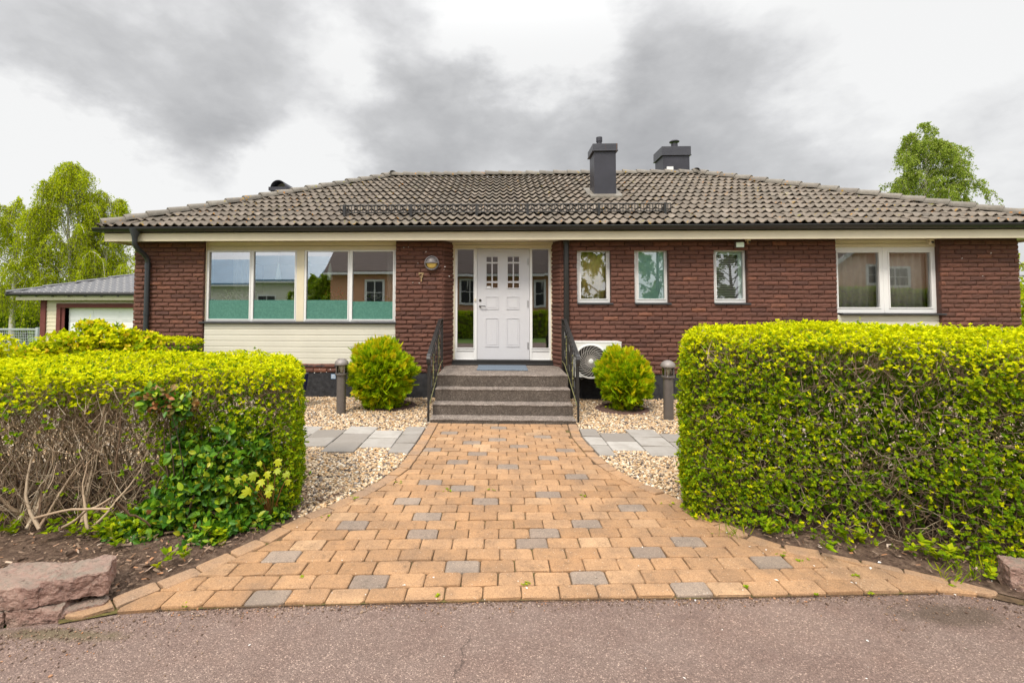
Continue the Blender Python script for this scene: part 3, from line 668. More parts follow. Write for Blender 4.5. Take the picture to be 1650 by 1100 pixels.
def mk_walls():
    n = np.array((0, -1., 0)); R = runs_for((0, YW+.0, 0), (1, 0, 0), XR, HF, PL, ZS, XL)
    V, Fc = brick_mesh(R, n, (9, 6)); parts = [(V, Fc, 0)]
    # splayed reveals of the door recess
    for (x0, x1, sx) in ((WX(713), XA(730, YD), 1), (XA(889.5, YD), WX(905), -1)):
        a = np.array((x0, YW if sx > 0 else YD, 0)); b = np.array((x1, YD if sx > 0 else YW, 0)); U = norm(b-a); L = np.linalg.norm(b-a); nn = np.array((U[1], -U[0], 0))
        R = []; z = PL; k = 0
        while z+CR*.8 < ZS: R.append((a, U, z+.0035, z+CR-.0035, -.004, L+.004)); z += CR
        V, Fc = brick_mesh(R, nn, (7, 6)); parts.append((V, Fc, 0))
    # gable-side walls
    for (O, U, nn) in (((XL, YB, 0), (0, -1, 0), (-1., 0, 0)), ((XR, YW, 0), (0, 1, 0), (1., 0, 0))):
        R = runs_for(O, U, YB-YW+.012, [], PL, ZS); V, Fc = brick_mesh(R, np.array(nn), (7, 5)); parts.append((V, Fc, 0))
    V, Fs, mi = merge(parts); o = link('brick_wall', npmesh('brick_wall', V, Fs, mi), [M['brick']], house)
    # mortar and structure behind
    mb = MB(); mb.holed([XL+.004, XR-.004], [.0, ZS], HF+[], YW+.002, YW+.26)
    mb.box(XL+.002, XL+.25, YW+.262, YB, .0, ZS); mb.box(XR-.25, XR-.002, YW+.262, YB, .0, ZS); mb.box(XL+.252, XR-.252, YB-.25, YB, .0, ZS)
    for (x0, x1, sx) in ((WX(713), XA(730, YD), 1), (XA(889.5, YD), WX(905), -1)):
        p = [(x0-.0, YW+.004), (x1, YD+.004), (x1, YD+.12), (x0-.02, YD+.12)] if sx > 0 else [(x0, YD+.004), (x1, YW+.004), (x1+.02, YD+.12), (x0, YD+.12)]
        mb.prism(p, .3, ZS, 'z')
    mb.build('inner_wall', 'mortar', house)
    # plinth
    mb = MB(); mb.box(XL+.01, WX(713)+.02, YW-.004, YW-.002+.05, -.25, PL); mb.box(WX(905)-.02, XR-.01, YW-.004, YW+.05, -.25, PL)
    mb.box(XL-.004, XL+.0, YW-.003, YB, -.6, PL); mb.box(XR, XR+.004, YW-.003, YB, -.6, PL)
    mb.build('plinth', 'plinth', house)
    # interior shell
    mb = MB(); Y0 = YW+.27; mb.holed([XL+.26, XR-.26], [.55, 2.70], [(h[0], h[1], h[2], h[3]) for h in HF], Y0-.004, Y0)
    mb.box(XL+.26, XR-.26, 12.6, 12.65, .55, 2.7); mb.box(XL+.26, XR-.26, Y0, 12.6, 2.70, 2.72)
    for x in (-1.45, 1.2, 2.1, 3.2, 5.0): mb.box(x, x+.08, Y0+.02, 12.59, .552, 2.698)
    mb.build('interior_wall', 'interior', house)
    mb = MB(); mb.box(XL+.26, XR-.26, Y0, 12.6, .50, .548); mb.build('interior_floor', 'interior_floor', house)
mk_walls()

def curtain(name, x0, x1, z0, z1, y, amp, wl, m, parent):
    n = max(8, int((x1-x0)/wl*8)); V = []
    for i in range(n+1):
        x = x0+(x1-x0)*i/n; yy = y+amp*math.sin(2*PI*(x-x0)/wl)+amp*.3*math.sin(5.3*(x-x0)/wl)
        V += [(x, yy, z0), (x, yy, z1)]
    mb = MB(); mb.add(V, [(2*i, 2*i+2, 2*i+3, 2*i+1) for i in range(n)]); o = mb.build(name, m, parent, smooth=True)
    sd = o.modifiers.new('s', 'SOLIDIFY'); sd.thickness = .004; return o
def pane(par, x0, x1, z0, z1, y, m='glass'):
    mb = MB(); dx = random.uniform(-.0025, .0025); dz = random.uniform(-.003, .003)
    mb.add([(x0, y-dx-dz, z0), (x1, y+dx-dz, z0), (x1, y+dx+dz, z1), (x0, y-dx+dz, z1)], [(0, 1, 2, 3)])
    return mb.build('pane', m, par)
def window(panes, ox0, ox1, oz0, oz1, y, dpt, pm='glass', label=None, sash=.018):
    """white frame with deeper glazing beads; panes are holes (x0,x1,z0,z1)"""
    mb = MB(); mb.holed([ox0, ox1], [oz0, oz1], panes, y, y+dpt)
    for (a, b, c, d) in panes: mb.holed([a-sash, b+sash], [c-sash, d+sash], [(a, b, c, d)], y-.012, y-.001)
    o = mb.build('window', 'white', house, bevel=.003, label=label)
    for k, (a, b, c, d) in enumerate(panes): pane(o, a-.004, b+.004, c-.004, d+.004, y+.022, pm)
    return o
def mk_windows():
    # ---- living room pair
    Y = YW+.05; Yp = Y+.02; X = lambda p, y=460: XA(p, Yp, y); Z = lambda q, p=480: PY(p, q, Yp).z
    zb, zt = Z(514), Z(405.8)
    oz0, oz1 = Z(517.6), Z(403.6)
    A = window([(X(338), X(403), zb, zt), (X(409.6), X(475.8), zb, zt)], X(333.8), X(478.8), oz0, oz1, Y, .07, label='left half of the wide living room window')
    B = window([(X(494.6), X(561), zb, zt), (X(568.4), X(633.6), zb, zt)], X(490.8), X(638.5), oz0, oz1, Y, .07, label='right half of the wide living room window')
    for w, ps in ((A, ((337, 403.5), (409, 476.5))), (B, ((493.6, 561.5), (567.8, 634.2)))):
        for (a, b) in ps:
            mb = MB(); top = Z(483.4) if a < 560 else Z(485.5)
            x0, x1 = X(a), X(b); mb.add([(x0+.004, Yp-.009, zb+.001), (x1-.004, Yp-.009, zb+.001), (x1-.004, Yp-.009, top), (x0+.004, Yp-.009, top)], [(0, 1, 2, 3)]); mb.build('frosted_film', 'film', w)
    mb = MB(); xo0, xo1 = WX(328)+.002, WX(637.5)+.02
    mb.box(xo0, X(333.8)-.001, Y-.015, Y+.09, .56, ZS-.002)                       # left post
    mb.box(X(478.8)+.001, X(490.8)-.001, Y-.008, Y+.09, oz0, oz1)                  # mullion post
    zt2 = ZS-.002; mb.box(X(333.8), xo1, Y+.006, Y+.09, oz1+.001, oz1+.075); mb.box(X(333.8), xo1, Y+.012, Y+.09, oz1+.08, zt2)
    mb.build('window_surround', 'cream', house, bevel=.004)
    mb = MB(); sz = Z(517.8); mb.prism([(YW-.045, sz-.03), (YW-.045, sz-.006), (Y+.06, sz+.006), (Y+.06, sz-.02)], X(327.5), xo1, 'x'); mb.build('window_sill', 'sill', house, bevel=.002)
    def siding(x0, x1, z0, z1, y):
        mb = MB(); n = round((z1-z0)/.1015); h = (z1-z0)/n
        for i in range(n):
            a, b = z0+i*h, z0+(i+1)*h
            mb.prism([(y+.03, a), (y+.004, a), (y, a+.006), (y, b-.016), (y+.010, b-.005), (y+.012, b), (y+.03, b)], x0, x1, 'x')
        return mb.build('siding', 'siding', house)
    zs0 = WZ(588.5, 560); siding(X(333.8)+.002, xo1, zs0+.012, sz-.032, YW+.012)
    mb = MB(); mb.prism([(YW-.028, zs0-.018), (YW-.028, zs0-.002), (YW+.03, zs0+.01), (YW+.03, zs0-.012)], X(329), xo1, 'x'); mb.build('drip_flashing', 'sill', house)
    # latch on the left post
    mb = MB(); x = X(331.5); mb.box(x-.012, x+.012, Y-.04, Y-.015, Z(447), Z(440)); mb.tube([(x, Y-.035, Z(446)), (x-.01, Y-.06, Z(452)), (x, Y-.04, Z(458))], .006, 6); mb.build('latch', 'brass', house)
    curtain('curtain', X(352), X(388), Z(483), Z(404)+.05, YW+.55, .035, .11, 'curtain_g', A); curtain('curtain', X(615), X(640), Z(540), Z(404)+.05, YW+.5, .03, .1, 'curtain_g', B)
    # ---- three small windows
    Y = YW+.085; Yp = Y+.02
    for i, (o, p, pm) in enumerate((((929.8, 984.5), (935.5, 976.5), 'glass_small'), ((1022.5, 1078), (1028, 1069.5), 'glass_small'), ((1150.5, 1205.5), (1153.2, 1196.), 'glass_small'))):
        X = lambda q: XA(q, Yp, 445); Z = lambda q: PY(1060, q, Yp).z
        x0, x1 = WX(o[0])-.015, WX(o[1])+.012; z0, z1 = Z(487.5), WZ(400.5, 1060)+.01
        w = window([(X(p[0]), X(p[1]), Z(481.3), Z(405.8))], x0, XA(p[1]+5.6, Yp, 445), z0+.002, z1-.02, Y, .07, pm, label=('small window with amber curtain', 'small window with mint frosted glass', 'small window with grey blind')[i])
        mb = MB(); mb.box(XA(p[1]+5.6, Yp, 445)+.001, x1+.01, Y-.03, Y+.07, z0, z1); mb.box(x0, XA(p[1]+5.6, Yp, 445), Y-.03, Y+.07, z1-.019, z1+.004); mb.build('window_trim', 'cream', w, bevel=.003)
        mb = MB(); mb.prism([(YW-.05, z0-.036), (YW-.05, z0-.010), (Y+.06, z0+.004), (Y+.06, z0-.022)], WX(o[0]), WX(o[1])+.03, 'x'); mb.build('window_sill', 'sill', house, bevel=.002, label=None)
        if i == 0:
            curtain('curtain', X(934), X(979), Z(484), Z(404), Yp+.12, .02, .09, 'curtain_y', w)
        elif i == 1:
            mb = MB(); mb.add([(X(1027), Yp+.012, Z(482)), (X(1071), Yp+.012, Z(482)), (X(1071), Yp+.012, Z(404)), (X(1027), Yp+.012, Z(404))], [(0, 1, 2, 3)]); mb.build('frosted_film', 'mint', w)
        else:
            mb = MB()
            for k in range(22):
                zz = Z(404)-.04*k-.02; mb.box(X(1154), X(1190), Yp+.09, Yp+.092+.02, zz-.014, zz+.012)
            mb.build('blind', 'curtain_g', w)
            mb = MB(); mb.holed([X(1153)-.002, X(1196.2)], [Z(481.5), Z(405.5)], [(X(1153)-.001, X(1190), Z(481.4), Z(411))], Yp+.02, Yp+.03); mb.build('blind_cassette', 'lampshade', w)
    # ---- bedroom window on the right
    Y = YW+.085; Yp = Y+.02; X = lambda q: XA(q, Yp, 450); Z = lambda q: PY(1430, q, Yp).z
    w = window([(X(1348.5), X(1414.8), Z(495), Z(407)), (X(1431.5), X(1498), Z(495), Z(407))], X(1344), X(1508), Z(504), Z(398.5), Y, .08, 'glass_small', 'wide bedroom window on the right')
    mb = MB(); mb.box(X(1422)-.003, X(1424)+.003, Y-.006, Y, Z(504)+.01, Z(398.5)-.01); mb.build('window_mullion', 'white', w)
    mb = MB(); xe = WX(1516)+.02; mb.box(X(1508)+.002, xe, Y-.03, Y+.08, .60, ZS-.002); mb.box(X(1344), X(1508), Y-.012, Y+.08, Z(398.5)+.002, Z(398.5)+.06); mb.box(X(1344), X(1508), Y-.004, Y+.08, Z(398.5)+.066, ZS-.002); mb.build('window_surround', 'cream', house, bevel=.004)
    mb = MB(); sz = Z(504); mb.prism([(YW-.045, sz-.032), (YW-.045, sz-.008), (Y+.06, sz-.001), (Y+.06, sz-.022)], X(1347), X(1511), 'x'); mb.build('window_sill', 'sill', house, bevel=.002)
    siding(X(1344), X(1508), .60, sz-.034, YW+.045)
    curtain('curtain', X(1347), X(1504), Z(500), Z(402), Yp+.16, .022, .13, 'sheer', w)
mk_windows()

def mk_door():
    Y = YD; X = lambda q, y=480: XA(q, Y, y); Z = lambda q, p=812: PY(p, q, Y).z
    zt, zb = Z(401), Z(579)
    # fixed frame with sidelights
    sl = [(X(737), X(763.2), Z(560, 750), Z(402, 750)), (X(857.6), X(884), Z(560.5, 870), Z(402, 870))]
    pn = [(X(735.5), X(763.5), Z(578.5, 750), Z(565, 750)), (X(857), X(885), Z(579, 870), Z(565.5, 870))]
    leaf = (X(769), X(853), zb, zt)
    x0, x1 = X(730.5)-.02, X(889)+.02
    mb = MB(); mb.holed([x0, x1], [zb-.03, ZS-.002], sl+pn+[(leaf[0]-.006, leaf[1]+.006, zb-.04, zt+.006)], Y+.0, Y+.09)
    for (a, b, c, d) in sl: mb.holed([a-.014, b+.014], [c-.014, d+.014], [(a, b, c, d)], Y-.012, Y-.001)
    fr = mb.build('door_frame', 'white', house, bevel=.003)
    mb = MB(); mb.box(x0, X(733), Y-.028, Y-.002, zb-.03, ZS-.003); mb.box(X(887.2), x1, Y-.028, Y-.002, zb-.03, ZS-.003); mb.box(X(733)+.001, X(887.2)-.001, Y-.022, Y-.002, Z(394), Z(391)); mb.box(X(733)+.001, X(887.2)-.001, Y-.006, Y-.002, Z(390.5), ZS-.003); mb.box(X(733)+.001, X(887.2)-.001, Y-.006, Y-.002, Z(400.5), Z(394.5)); mb.build('frame_trim', 'cream', fr, bevel=.003)
    for (a, b, c, d) in pn: mb = MB(); mb.box(a-.002, b+.002, Y+.016, Y+.05, c-.002, d+.002); mb.build('lower_panel', 'white', fr)
    for i, (a, b, c, d) in enumerate(sl):
        s = MB(); s.add([(a-.004, Y+.026, c-.004), (b+.004, Y+.026+(.002 if i else -.001), c-.004), (b+.004, Y+.026, d+.004), (a-.004, Y+.026, d+.004)], [(0, 1, 2, 3)]); s.build('sidelight', 'glass_dark', fr)
    # door leaf with two groups of six lights
    d = MB(); lights = []; mx = lambda v: X(720+v/5.24); mz = lambda v: Z(390+v/5.24)
    for (xa, xm0, xm1, xb) in ((334, 377, 388, 431), (513, 556, 567, 611)):
        for (ta, tb) in ((125, 168), (182, 330), (345, 386)):
            lights += [(mx(xa), mx(xm0), mz(tb), mz(ta)), (mx(xm1), mx(xb), mz(tb), mz(ta))]
    d.holed([leaf[0], leaf[1]], [leaf[2], leaf[3]], lights, Y-.008, Y+.045)
    for (xa, xb) in ((326, 438), (505, 618)): d.holed([mx(xa), mx(xb)], [mz(394), mz(117)], [(mx(xa+9), mx(xb-9), mz(386), mz(125))], Y-.018, Y-.009)
    for (xa, xb) in ((325, 437), (503, 612)):
        for (ta, tb) in ((458, 568), (640, 884)):
            a, b, c, e = mx(xa), mx(xb), mz(tb), mz(ta); w = .014
            d.holed([a, b], [c, e], [(a+w, b-w, c+w, e-w)], Y-.017, Y-.009)
            d.holed([a+w+.02, b-w-.02], [c+w+.02, e-w-.02], [], Y-.0135, Y-.009)
    dr = d.build('door', 'door', house, bevel=.0035)
    g = MB(); g.add([(leaf[0]+.1, Y+.02, mz(390)), (leaf[1]-.1, Y+.02, mz(390)), (leaf[1]-.1, Y+.02, mz(120)), (leaf[0]+.1, Y+.02, mz(120))], [(0, 1, 2, 3)]); g.build('door_pane', 'glass_dark', dr)
    h = MB(); hx, hz = mx(281), mz(542); h.lathe([(.019, 0), (.019, -.008), (.011, -.012), (.011, -.045)], (hx, Y-.008, hz), 16, 'y'); h.tube([(hx, Y-.05, hz), (hx+.035, Y-.055, hz+.004), (hx+.08, Y-.055, hz), (hx+.105, Y-.052, hz-.004)], [.010, .009, .008, .006], 8); h.build('door_handle', 'black_metal', dr, smooth=True)
    h = MB(); h.lathe([(.022, 0), (.022, -.012), (.015, -.016)], (mx(282), Y-.008, mz(491)), 18, 'y'); h.build('lock', 'black_metal', dr, smooth=True)
    for v in (168, 520, 872):
        h = MB(); h.tube([(mx(684), Y-.016, mz(v+27)), (mx(684), Y-.016, mz(v-27))], .010, 8); h.build('hinge', 'steel', dr)
    h = MB(); h.box(mx(240)-.014, mx(240)+.012, Y-.028, Y-.0, mz(498), mz(478)); h.build('doorbell', 'cream', fr, bevel=.003)
    h = MB(); h.box(mx(336), mx(370), Y-.002, Y+.012, mz(386), mz(372)); h.build('sticker', 'white', dr)
    # threshold
    t = MB(); t.box(x0+.01, x1-.01, Y-.06, Y+.05, .565, zb-.004); t.box(x0+.005, x1-.005, Y-.10, Y-.061, .564, .59); t.build('threshold', 'black_metal', house, bevel=.004)
    t = MB(); t.box(WX(713)+.005, x0+.004, YW+.05, Y+.02, .40, PL+.09); t.build('concrete_footing', 'plinth_grey', house, bevel=.006); t = MB(); t.box(x1-.004, WX(905)-.005, YW+.05, Y+.02, .40, PL+.09); t.build('concrete_footing', 'plinth_grey', house, bevel=.006)
    # interior behind the glass: white cylinder umbrella stand as seen low in the left sidelight
    return
mk_door()

# ---- eaves and roof
YF = 8.10; XFL, XFR = XL-.33, XR+.33
YE = YF-.05; ZE = 2.955; XEL, XER = XFL-.05, XFR+.05
def ridge_solve():
    def sol(px, py, X0, sg):
        a, b = 2., 6.
        for _ in range(50):
            m = (a+b)/2
            if sg*(XA(px, YE+m, py)-(X0+sg*m)) > 0: a = m
            else: b = m
        return a
    return sol(625, 281, XEL, 1), sol(1120, 279, XER, -1)
s1, s2 = ridge_solve(); SR = (s1+s2)/2
RZ = PY(860, 279, YE+SR).z-.085; TP = (RZ-ZE)/SR; PITCHR = math.atan(TP)
print('ridge', s1, s2, 'rise', RZ-ZE, 'pitch', math.degrees(PITCHR))
def roof_z(y): return ZE+(y-YE)*TP
def slope(A, B, inw, s_max, mod=.30, row=.335, wave=.15, amp=.023, mat_seed=0):
    """tiles of one hipped slope, each tile an island; A,B eave ends, inw inward unit vector"""
    A, B, inw = Vector((*A, ZE)), Vector((*B, ZE)), Vector((*inw, 0)); U = (B-A); L = U.length; U.normalize()
    Vd = (inw+Vector((0, 0, TP))).normalized(); Nn = U.cross(Vd).normalized(); Nn = -Nn if Nn.z < 0 else Nn
    Ls = s_max/math.cos(PITCHR); nu = 13; us = np.linspace(0, mod*1.03, nu); rows = int(Ls/row)+1; VV = []; Fs = []; nt = 0
    base = [];
    for r in range(rows):
        v0 = r*row-.02; hd = max(0, v0*math.cos(PITCHR)-.15); k0 = int((hd-.4)/mod); 
        for k in range(k0, int(L/mod)+2):
            u0 = k*mod
            if u0 < hd-.5 or u0 > L-hd+.3: continue
            jw = rng.normal(0, .003); jv = rng.normal(0, .004)
            W = amp*np.cos(2*PI*(us)/wave)+.004*np.cos(4*PI*us/wave)
            vv = np.array([v0+.075, v0, v0+.008, v0+row*.5, v0+row+.03])+jv; ww = np.array([.018, .040, .052, .030, .002])+jw
            VV.append(np.stack([np.repeat((u0+us)[None], 5, 0), np.repeat(vv[:, None], nu, 1), ww[:, None]+W[None]+np.array([0, 0, 0, 0, 0])[:, None]], -1).reshape(-1, 3)); nt += 1
    loc = np.concatenate(VV); i = np.arange(5*nu).reshape(5, nu); f = np.stack([i[:-1, :-1], i[:-1, 1:], i[1:, 1:], i[1:, :-1]], -1).reshape(-1, 4)
    Fc = (f[None]+(np.arange(nt)*5*nu)[:, None, None]).reshape(-1, 4)
    V = np.array(A)[None]+loc[:, :1]*np.array(U)[None]+loc[:, 1:2]*np.array(Vd)[None]+loc[:, 2:]*np.array(Nn)[None]
    me = npmesh('tmp', V, [Fc], smooth=True); bm = bmesh.new(); bm.from_mesh(me); bpy.data.meshes.remove(me)
    for P, nr in ((A, (U-inw)), (B, (-U-inw))):
        bmesh.ops.bisect_plane(bm, geom=bm.verts[:]+bm.edges[:]+bm.faces[:], plane_co=P, plane_no=-nr.normalized(), clear_outer=True)
    top = A+Vd*(Ls-.02); bmesh.ops.bisect_plane(bm, geom=bm.verts[:]+bm.edges[:]+bm.faces[:], plane_co=top, plane_no=inw, clear_outer=True)
    return bm
def caps(mb, P, Q, r=.115, L=.385, step=.345, drop=.0):
    P, Q = Vector(P), Vector(Q); d = (Q-P); n = int(d.length/step)+1; d.normalize(); up = Vector((0, 0, 1)); w = d.cross(up).normalized(); up = w.cross(d)
    for k in range(n):
        a = P+d*(k*step)+up*random.gauss(0, .003); m = 9; V = []
        for (t, rr, lift) in ((0, r*.78, .0), (0, r*1.06, .022), (.02, r*1.08, .024), (L*.5, r*1.0, .012), (L, r*.92, 0)):
            for j in range(m):
                an = PI*(-.06+1.12*j/(m-1)); V.append(a+d*t+w*math.cos(an)*rr+up*(math.sin(an)*rr*.78+lift-.02))
        mb.add(V, [(i*m+j, i*m+j+1, (i+1)*m+j+1, (i+1)*m+j) for i in range(4) for j in range(m-1)]+[(0, *range(1, m))])
def mk_roof():
    YEB = YE+2*SR; C = [(XEL, YE), (XER, YE), (XER, YEB), (XEL, YEB)]; bmt = bmesh.new()
    for A, B, inw in ((C[0], C[1], (0, 1)), (C[1], C[2], (-1, 0)), (C[2], C[3], (0, -1)), (C[3], C[0], (1, 0))):
        b = slope(A, B, inw, SR); me = bpy.data.meshes.new('t'); b.to_mesh(me); b.free(); bmt.from_mesh(me); bpy.data.meshes.remove(me)
    # deck below the tiles
    z0 = ZE-.012; r1, r2 = (XEL+SR, YE+SR, RZ-.012), (XER-SR, YE+SR, RZ-.012)
    cv = [bmt.verts.new((x, y, z0)) for x, y in C]+[bmt.verts.new(r1), bmt.verts.new(r2)]
    for f in ((0, 1, 5, 4), (1, 2, 5), (2, 3, 4, 5), (3, 0, 4)): bmt.faces.new([cv[i] for i in f])
    me = bpy.data.meshes.new('roof'); bmt.to_mesh(me); bmt.free()
    for e in me.polygons: e.use_smooth = True
    bm = bmesh.new(); bm.from_mesh(me)
    for e in bm.edges:
        if len(e.link_faces) == 2 and e.calc_face_angle(0) > rad(50): e.smooth = False
    bm.to_mesh(me); bm.free()
    roof = link('roof', me, [M['tile']], house)
    mb = MB(); h = .055
    R1 = Vector((XEL+SR, YE+SR, RZ+h)); R2 = Vector((XER-SR, YE+SR, RZ+h))
    for c, R in ((C[0], R1), (C[1], R2), (C[2], R2), (C[3], R1)): caps(mb, (c[0]+.02*(1 if c[0] < 0 else -1), c[1]+.02*(1 if c[1] < 10 else -1), ZE+h), R)
    caps(mb, R1, R2); mb.build('ridge_tiles', 'ridge', roof, smooth=True)
    # fascia, soffit, gutter
    mb = MB(); zf0, zf1 = 2.715, 2.855
    mb.box(XFL, XFR, YF, YF+.025, zf0, zf1); mb.box(XFL, XFL+.025, YF+.026, YEB-.08, zf0, zf1); mb.box(XFR-.025, XFR, YF+.026, YEB-.08, zf0, zf1); mb.box(XFL, XFR, YEB-.075, YEB-.05, zf0, zf1)
    mb.build('fascia', 'cream', house, bevel=.003)
    mb = MB(); mb.box(XFL+.026, XFR-.026, YF+.026, YW+.06, ZS+.001, ZS+.02); mb.box(XFL+.026, XL+.05, YW+.061, YEB-.08, ZS+.001, ZS+.02); mb.box(XR-.05, XFR-.026, YW+.061, YEB-.08, ZS+.001, ZS+.02)
    mb.box(WX(713)-.0, WX(905), YW+.061, YD+.1, ZS+.001, ZS+.02); mb.build('soffit', 'cream', house)
    g = MB(); n = 9; r = .062; zc = 2.93; ring = [(math.cos(PI+PI*j/(n-1)), math.sin(PI+PI*j/(n-1))) for j in range(n)]
    def gut(p, q, w):
        V = []
        for a in (p, q):
            for rr in (r, r-.006): V += [(a[0]+w[0]*c*rr, a[1]+w[1]*c*rr, zc+s_*rr) for c, s_ in ring]
        F = []
        for j in range(n-1): F += [(j, j+1, 2*n+j+1, 2*n+j), (n+j+1, n+j, 3*n+j, 3*n+j+1)]
        F += [(0, n, 3*n, 2*n), (n-1, 3*n-1, 4*n-1, 2*n-1), tuple(range(n)), tuple(2*n+j for j in range(n-1, -1, -1))]
        g.add(V, F)
        L = (Vector(q)-Vector(p)).length; d = (Vector(q)-Vector(p))/L; k = .35
        while k < L:
            c0 = Vector(p)+d*k
            g.add([tuple(Vector((c0.x+w[0]*c*(r+.004), c0.y+w[1]*c*(r+.004), zc+s_*(r+.004)))+Vector((d.x, d.y, 0))*o_) for o_ in (-.012, .012) for c, s_ in ring]+[], [(j, j+1, n+j+1, n+j) for j in range(n-1)]); k += .53
    gy = YF-.068; gx0, gx1 = XFL-.06, XFR+.06
    gut((gx0-.07, gy, 0), (gx1+.07, gy, 0), (0, 1)); gut((gx0-.008, gy+.07, 0), (gx0-.008, YEB-.05, 0), (1, 0)); gut((gx1+.008, gy+.07, 0), (gx1+.008, YEB-.05, 0), (1, 0))
    g.tube([(gx0-.05, gy-r, zc), (gx1+.05, gy-r, zc)], .007, 6); gt = g.build('gutter', 'gutter', house)
    mb = MB(); mb.box(XEL+.05, XER-.05, YF-.004, YF-.001, 2.857, 2.935); mb.build('gutter_flashing', 'gutter', gt)
    # downpipes
    d = MB(); px = XA(217.5, gy, 376); pw = XA(237.5, YW-.075, 440)
    d.lathe([(.04, -.16), (.045, -.10), (.085, .03), (.088, .05)], (px, gy, 2.87), 14)
    pts = [(px, gy, 2.73), (px, gy, 2.66)]+[(px+(pw-px)*t, gy+(YW-.075-gy)*t, 2.66-.24*t-.05*math.sin(PI*t)*(1-2*t)) for t in (.12, .3, .5, .7, .88)]+[(pw, YW-.075, 2.41), (pw, YW-.075, 2.3), (pw, YW-.075, .1)]
    d.tube(pts, .041, 14); d.tube([(pw, YW-.075, 2.36), (pw, YW-.075, 2.26)], .046, 14); d.tube([(pw, YW-.075, 1.5), (pw, YW-.075, 1.44)], .047, 14); d.tube([(pw, YW-.075, .12), (pw, YW-.10, .06), (pw, YW-.19, .02)], .043, 12)
    d.build('downpipe', 'pipe', house, smooth=True, label='round downpipe with swan neck at the left corner')
    d = MB(); x = XA(912.5, YW-.07, 440); d.tube([(x, YW-.07, 2.74), (x, YW-.07, .1)], .047, 14); d.tube([(x, YW-.07, 2.751), (x, YW-.07, 2.66)], .053, 14); d.tube([(x, YW-.07, 1.5), (x, YW-.07, 1.44)], .052, 14); d.build('downpipe', 'gutter', house, smooth=True, label='black downpipe beside the front door')
    # snow guard
    sg = MB(); Yg = YE+.52; zg = roof_z(Yg)+.05; 
    xa, xb = XA(548, Yg, 346), XA(1081, Yg, 346); up = .165; lean = .03
    for zz, yy in ((zg+up, Yg+.0), (zg+.03, Yg-.0)): sg.tube([(xa, yy, zz), (xb, yy, zz)], .010, 6)
    n = int((xb-xa)/.052)
    for k in range(n+1):
        x = xa+(xb-xa)*k/n; sg.box(x-.006, x+.006, Yg-.005, Yg+.005, zg+.03, zg+up)
    for px in (555, 662, 768, 850, 965, 1072):
        x = XA(px, Yg, 346); sg.box(x-.022, x+.022, Yg-.014, Yg-.009, zg-.03, zg+up+.015); sg.prism([(Yg, zg-.06), (Yg, zg+up-.01), (Yg+.28, zg+.10), (Yg+.28, zg+.06)], x-.006, x+.006, 'x')
    sg.build('snow_guard', 'black_metal', roof)
    # chimneys
    def find_y(py, px):
        a, b = YE, YE+SR
        for _ in range(50):
            m = (a+b)/2
            if PY(px, py, m).z > roof_z(m): a = m
            else: b = m
        return a
    y1 = find_y(319, 974); x0, x1 = XA(958, y1, 300), XA(992.4, y1, 300); dp = (x1-x0)*1.15
    z_top = PY(975, 232, y1).z; z_cb = PY(975, 243.5, y1).z
    def chimney(x0, x1, y1, dp, zb, z_cb, z_top, lab):
        m = MB(); m.box(x0, x1, y1, y1+dp, zb, z_cb+.03)
        m.box(x0-.004, x0+.012, y1-.004, y1-.001, zb+.25, z_cb); m.box(x1-.012, x1+.004, y1-.004, y1-.001, zb+.25, z_cb)
        ch = m.build('chimney', 'chimney', house, bevel=.006, label=lab)
        c = MB(); o = .035; c.box(x0-o, x1+o, y1-o, y1+dp+o, z_cb, z_top); c.box(x0-o-.01, x1+o+.01, y1-o-.01, y1+dp+o+.01, z_cb-.008, z_cb+.012); c.build('chimney_cap', 'cap', ch, bevel=.006)
        return ch
    ch = chimney(x0, x1, y1, dp, roof_z(y1)-.25, z_cb, z_top, 'tall slim chimney on the front roof slope')
    xm = XA(965.5, y1+dp*.5, 226); f = MB(); f.tube([(xm, y1+dp*.5, z_top-.02), (xm, y1+dp*.5, z_top+.20)], .055, 14); f.tube([(xm, y1+dp*.5, z_top+.13), (xm, y1+dp*.5, z_top+.22)], .064, 14); f.build('flue', 'chimney', ch, smooth=True)
    # lead apron around its foot, lying on the slope
    a = MB(); e = .10; lift = .062
    def rp(x, y, l=lift): return (x, y, roof_z(y)+l)
    a.hexa([rp(x0-e, y1-.13, .03), rp(x1+e, y1-.13, .03), rp(x1+e, y1-.001, .03), rp(x0-e, y1-.001, .03), rp(x0-e, y1-.13, .075), rp(x1+e, y1-.13, .075), rp(x1+e, y1-.001, .085), rp(x0-e, y1-.001, .085)])
    for (p, q) in ((x0-e-.03, x0-.002), (x1+.002, x1+e+.03)):
        a.hexa([rp(p, y1-.0, .03), rp(q, y1-.0, .03), rp(q, y1+dp+.1, .03), rp(p, y1+dp+.1, .03), rp(p, y1-.0, .078), rp(q, y1-.0, .07), rp(q, y1+dp+.1, .07), rp(p, y1+dp+.1, .085)])
    a.build('flashing', 'flash', ch)
    y2 = YE+SR+.32; x0, x1 = XA(1068.3, y2, 260), XA(1110.7, y2, 260); dp = .62
    z_top = PY(1090, 236.3, y2).z; z_cb = PY(1090, 250.5, y2).z
    ch = chimney(x0, x1, y2, dp, RZ-.6, z_cb, z_top, 'wide chimney standing behind the roof ridge')
    xm = XA(1086.5, y2+dp*.5, 230); ym = y2+dp*.5; f = MB(); f.tube([(xm, ym, z_top-.02), (xm, ym, z_top+.17)], .085, 16); f.lathe([(.125, .215), (.13, .23), (.08, .275), (.02, .29)], (xm, ym, z_top), 20)
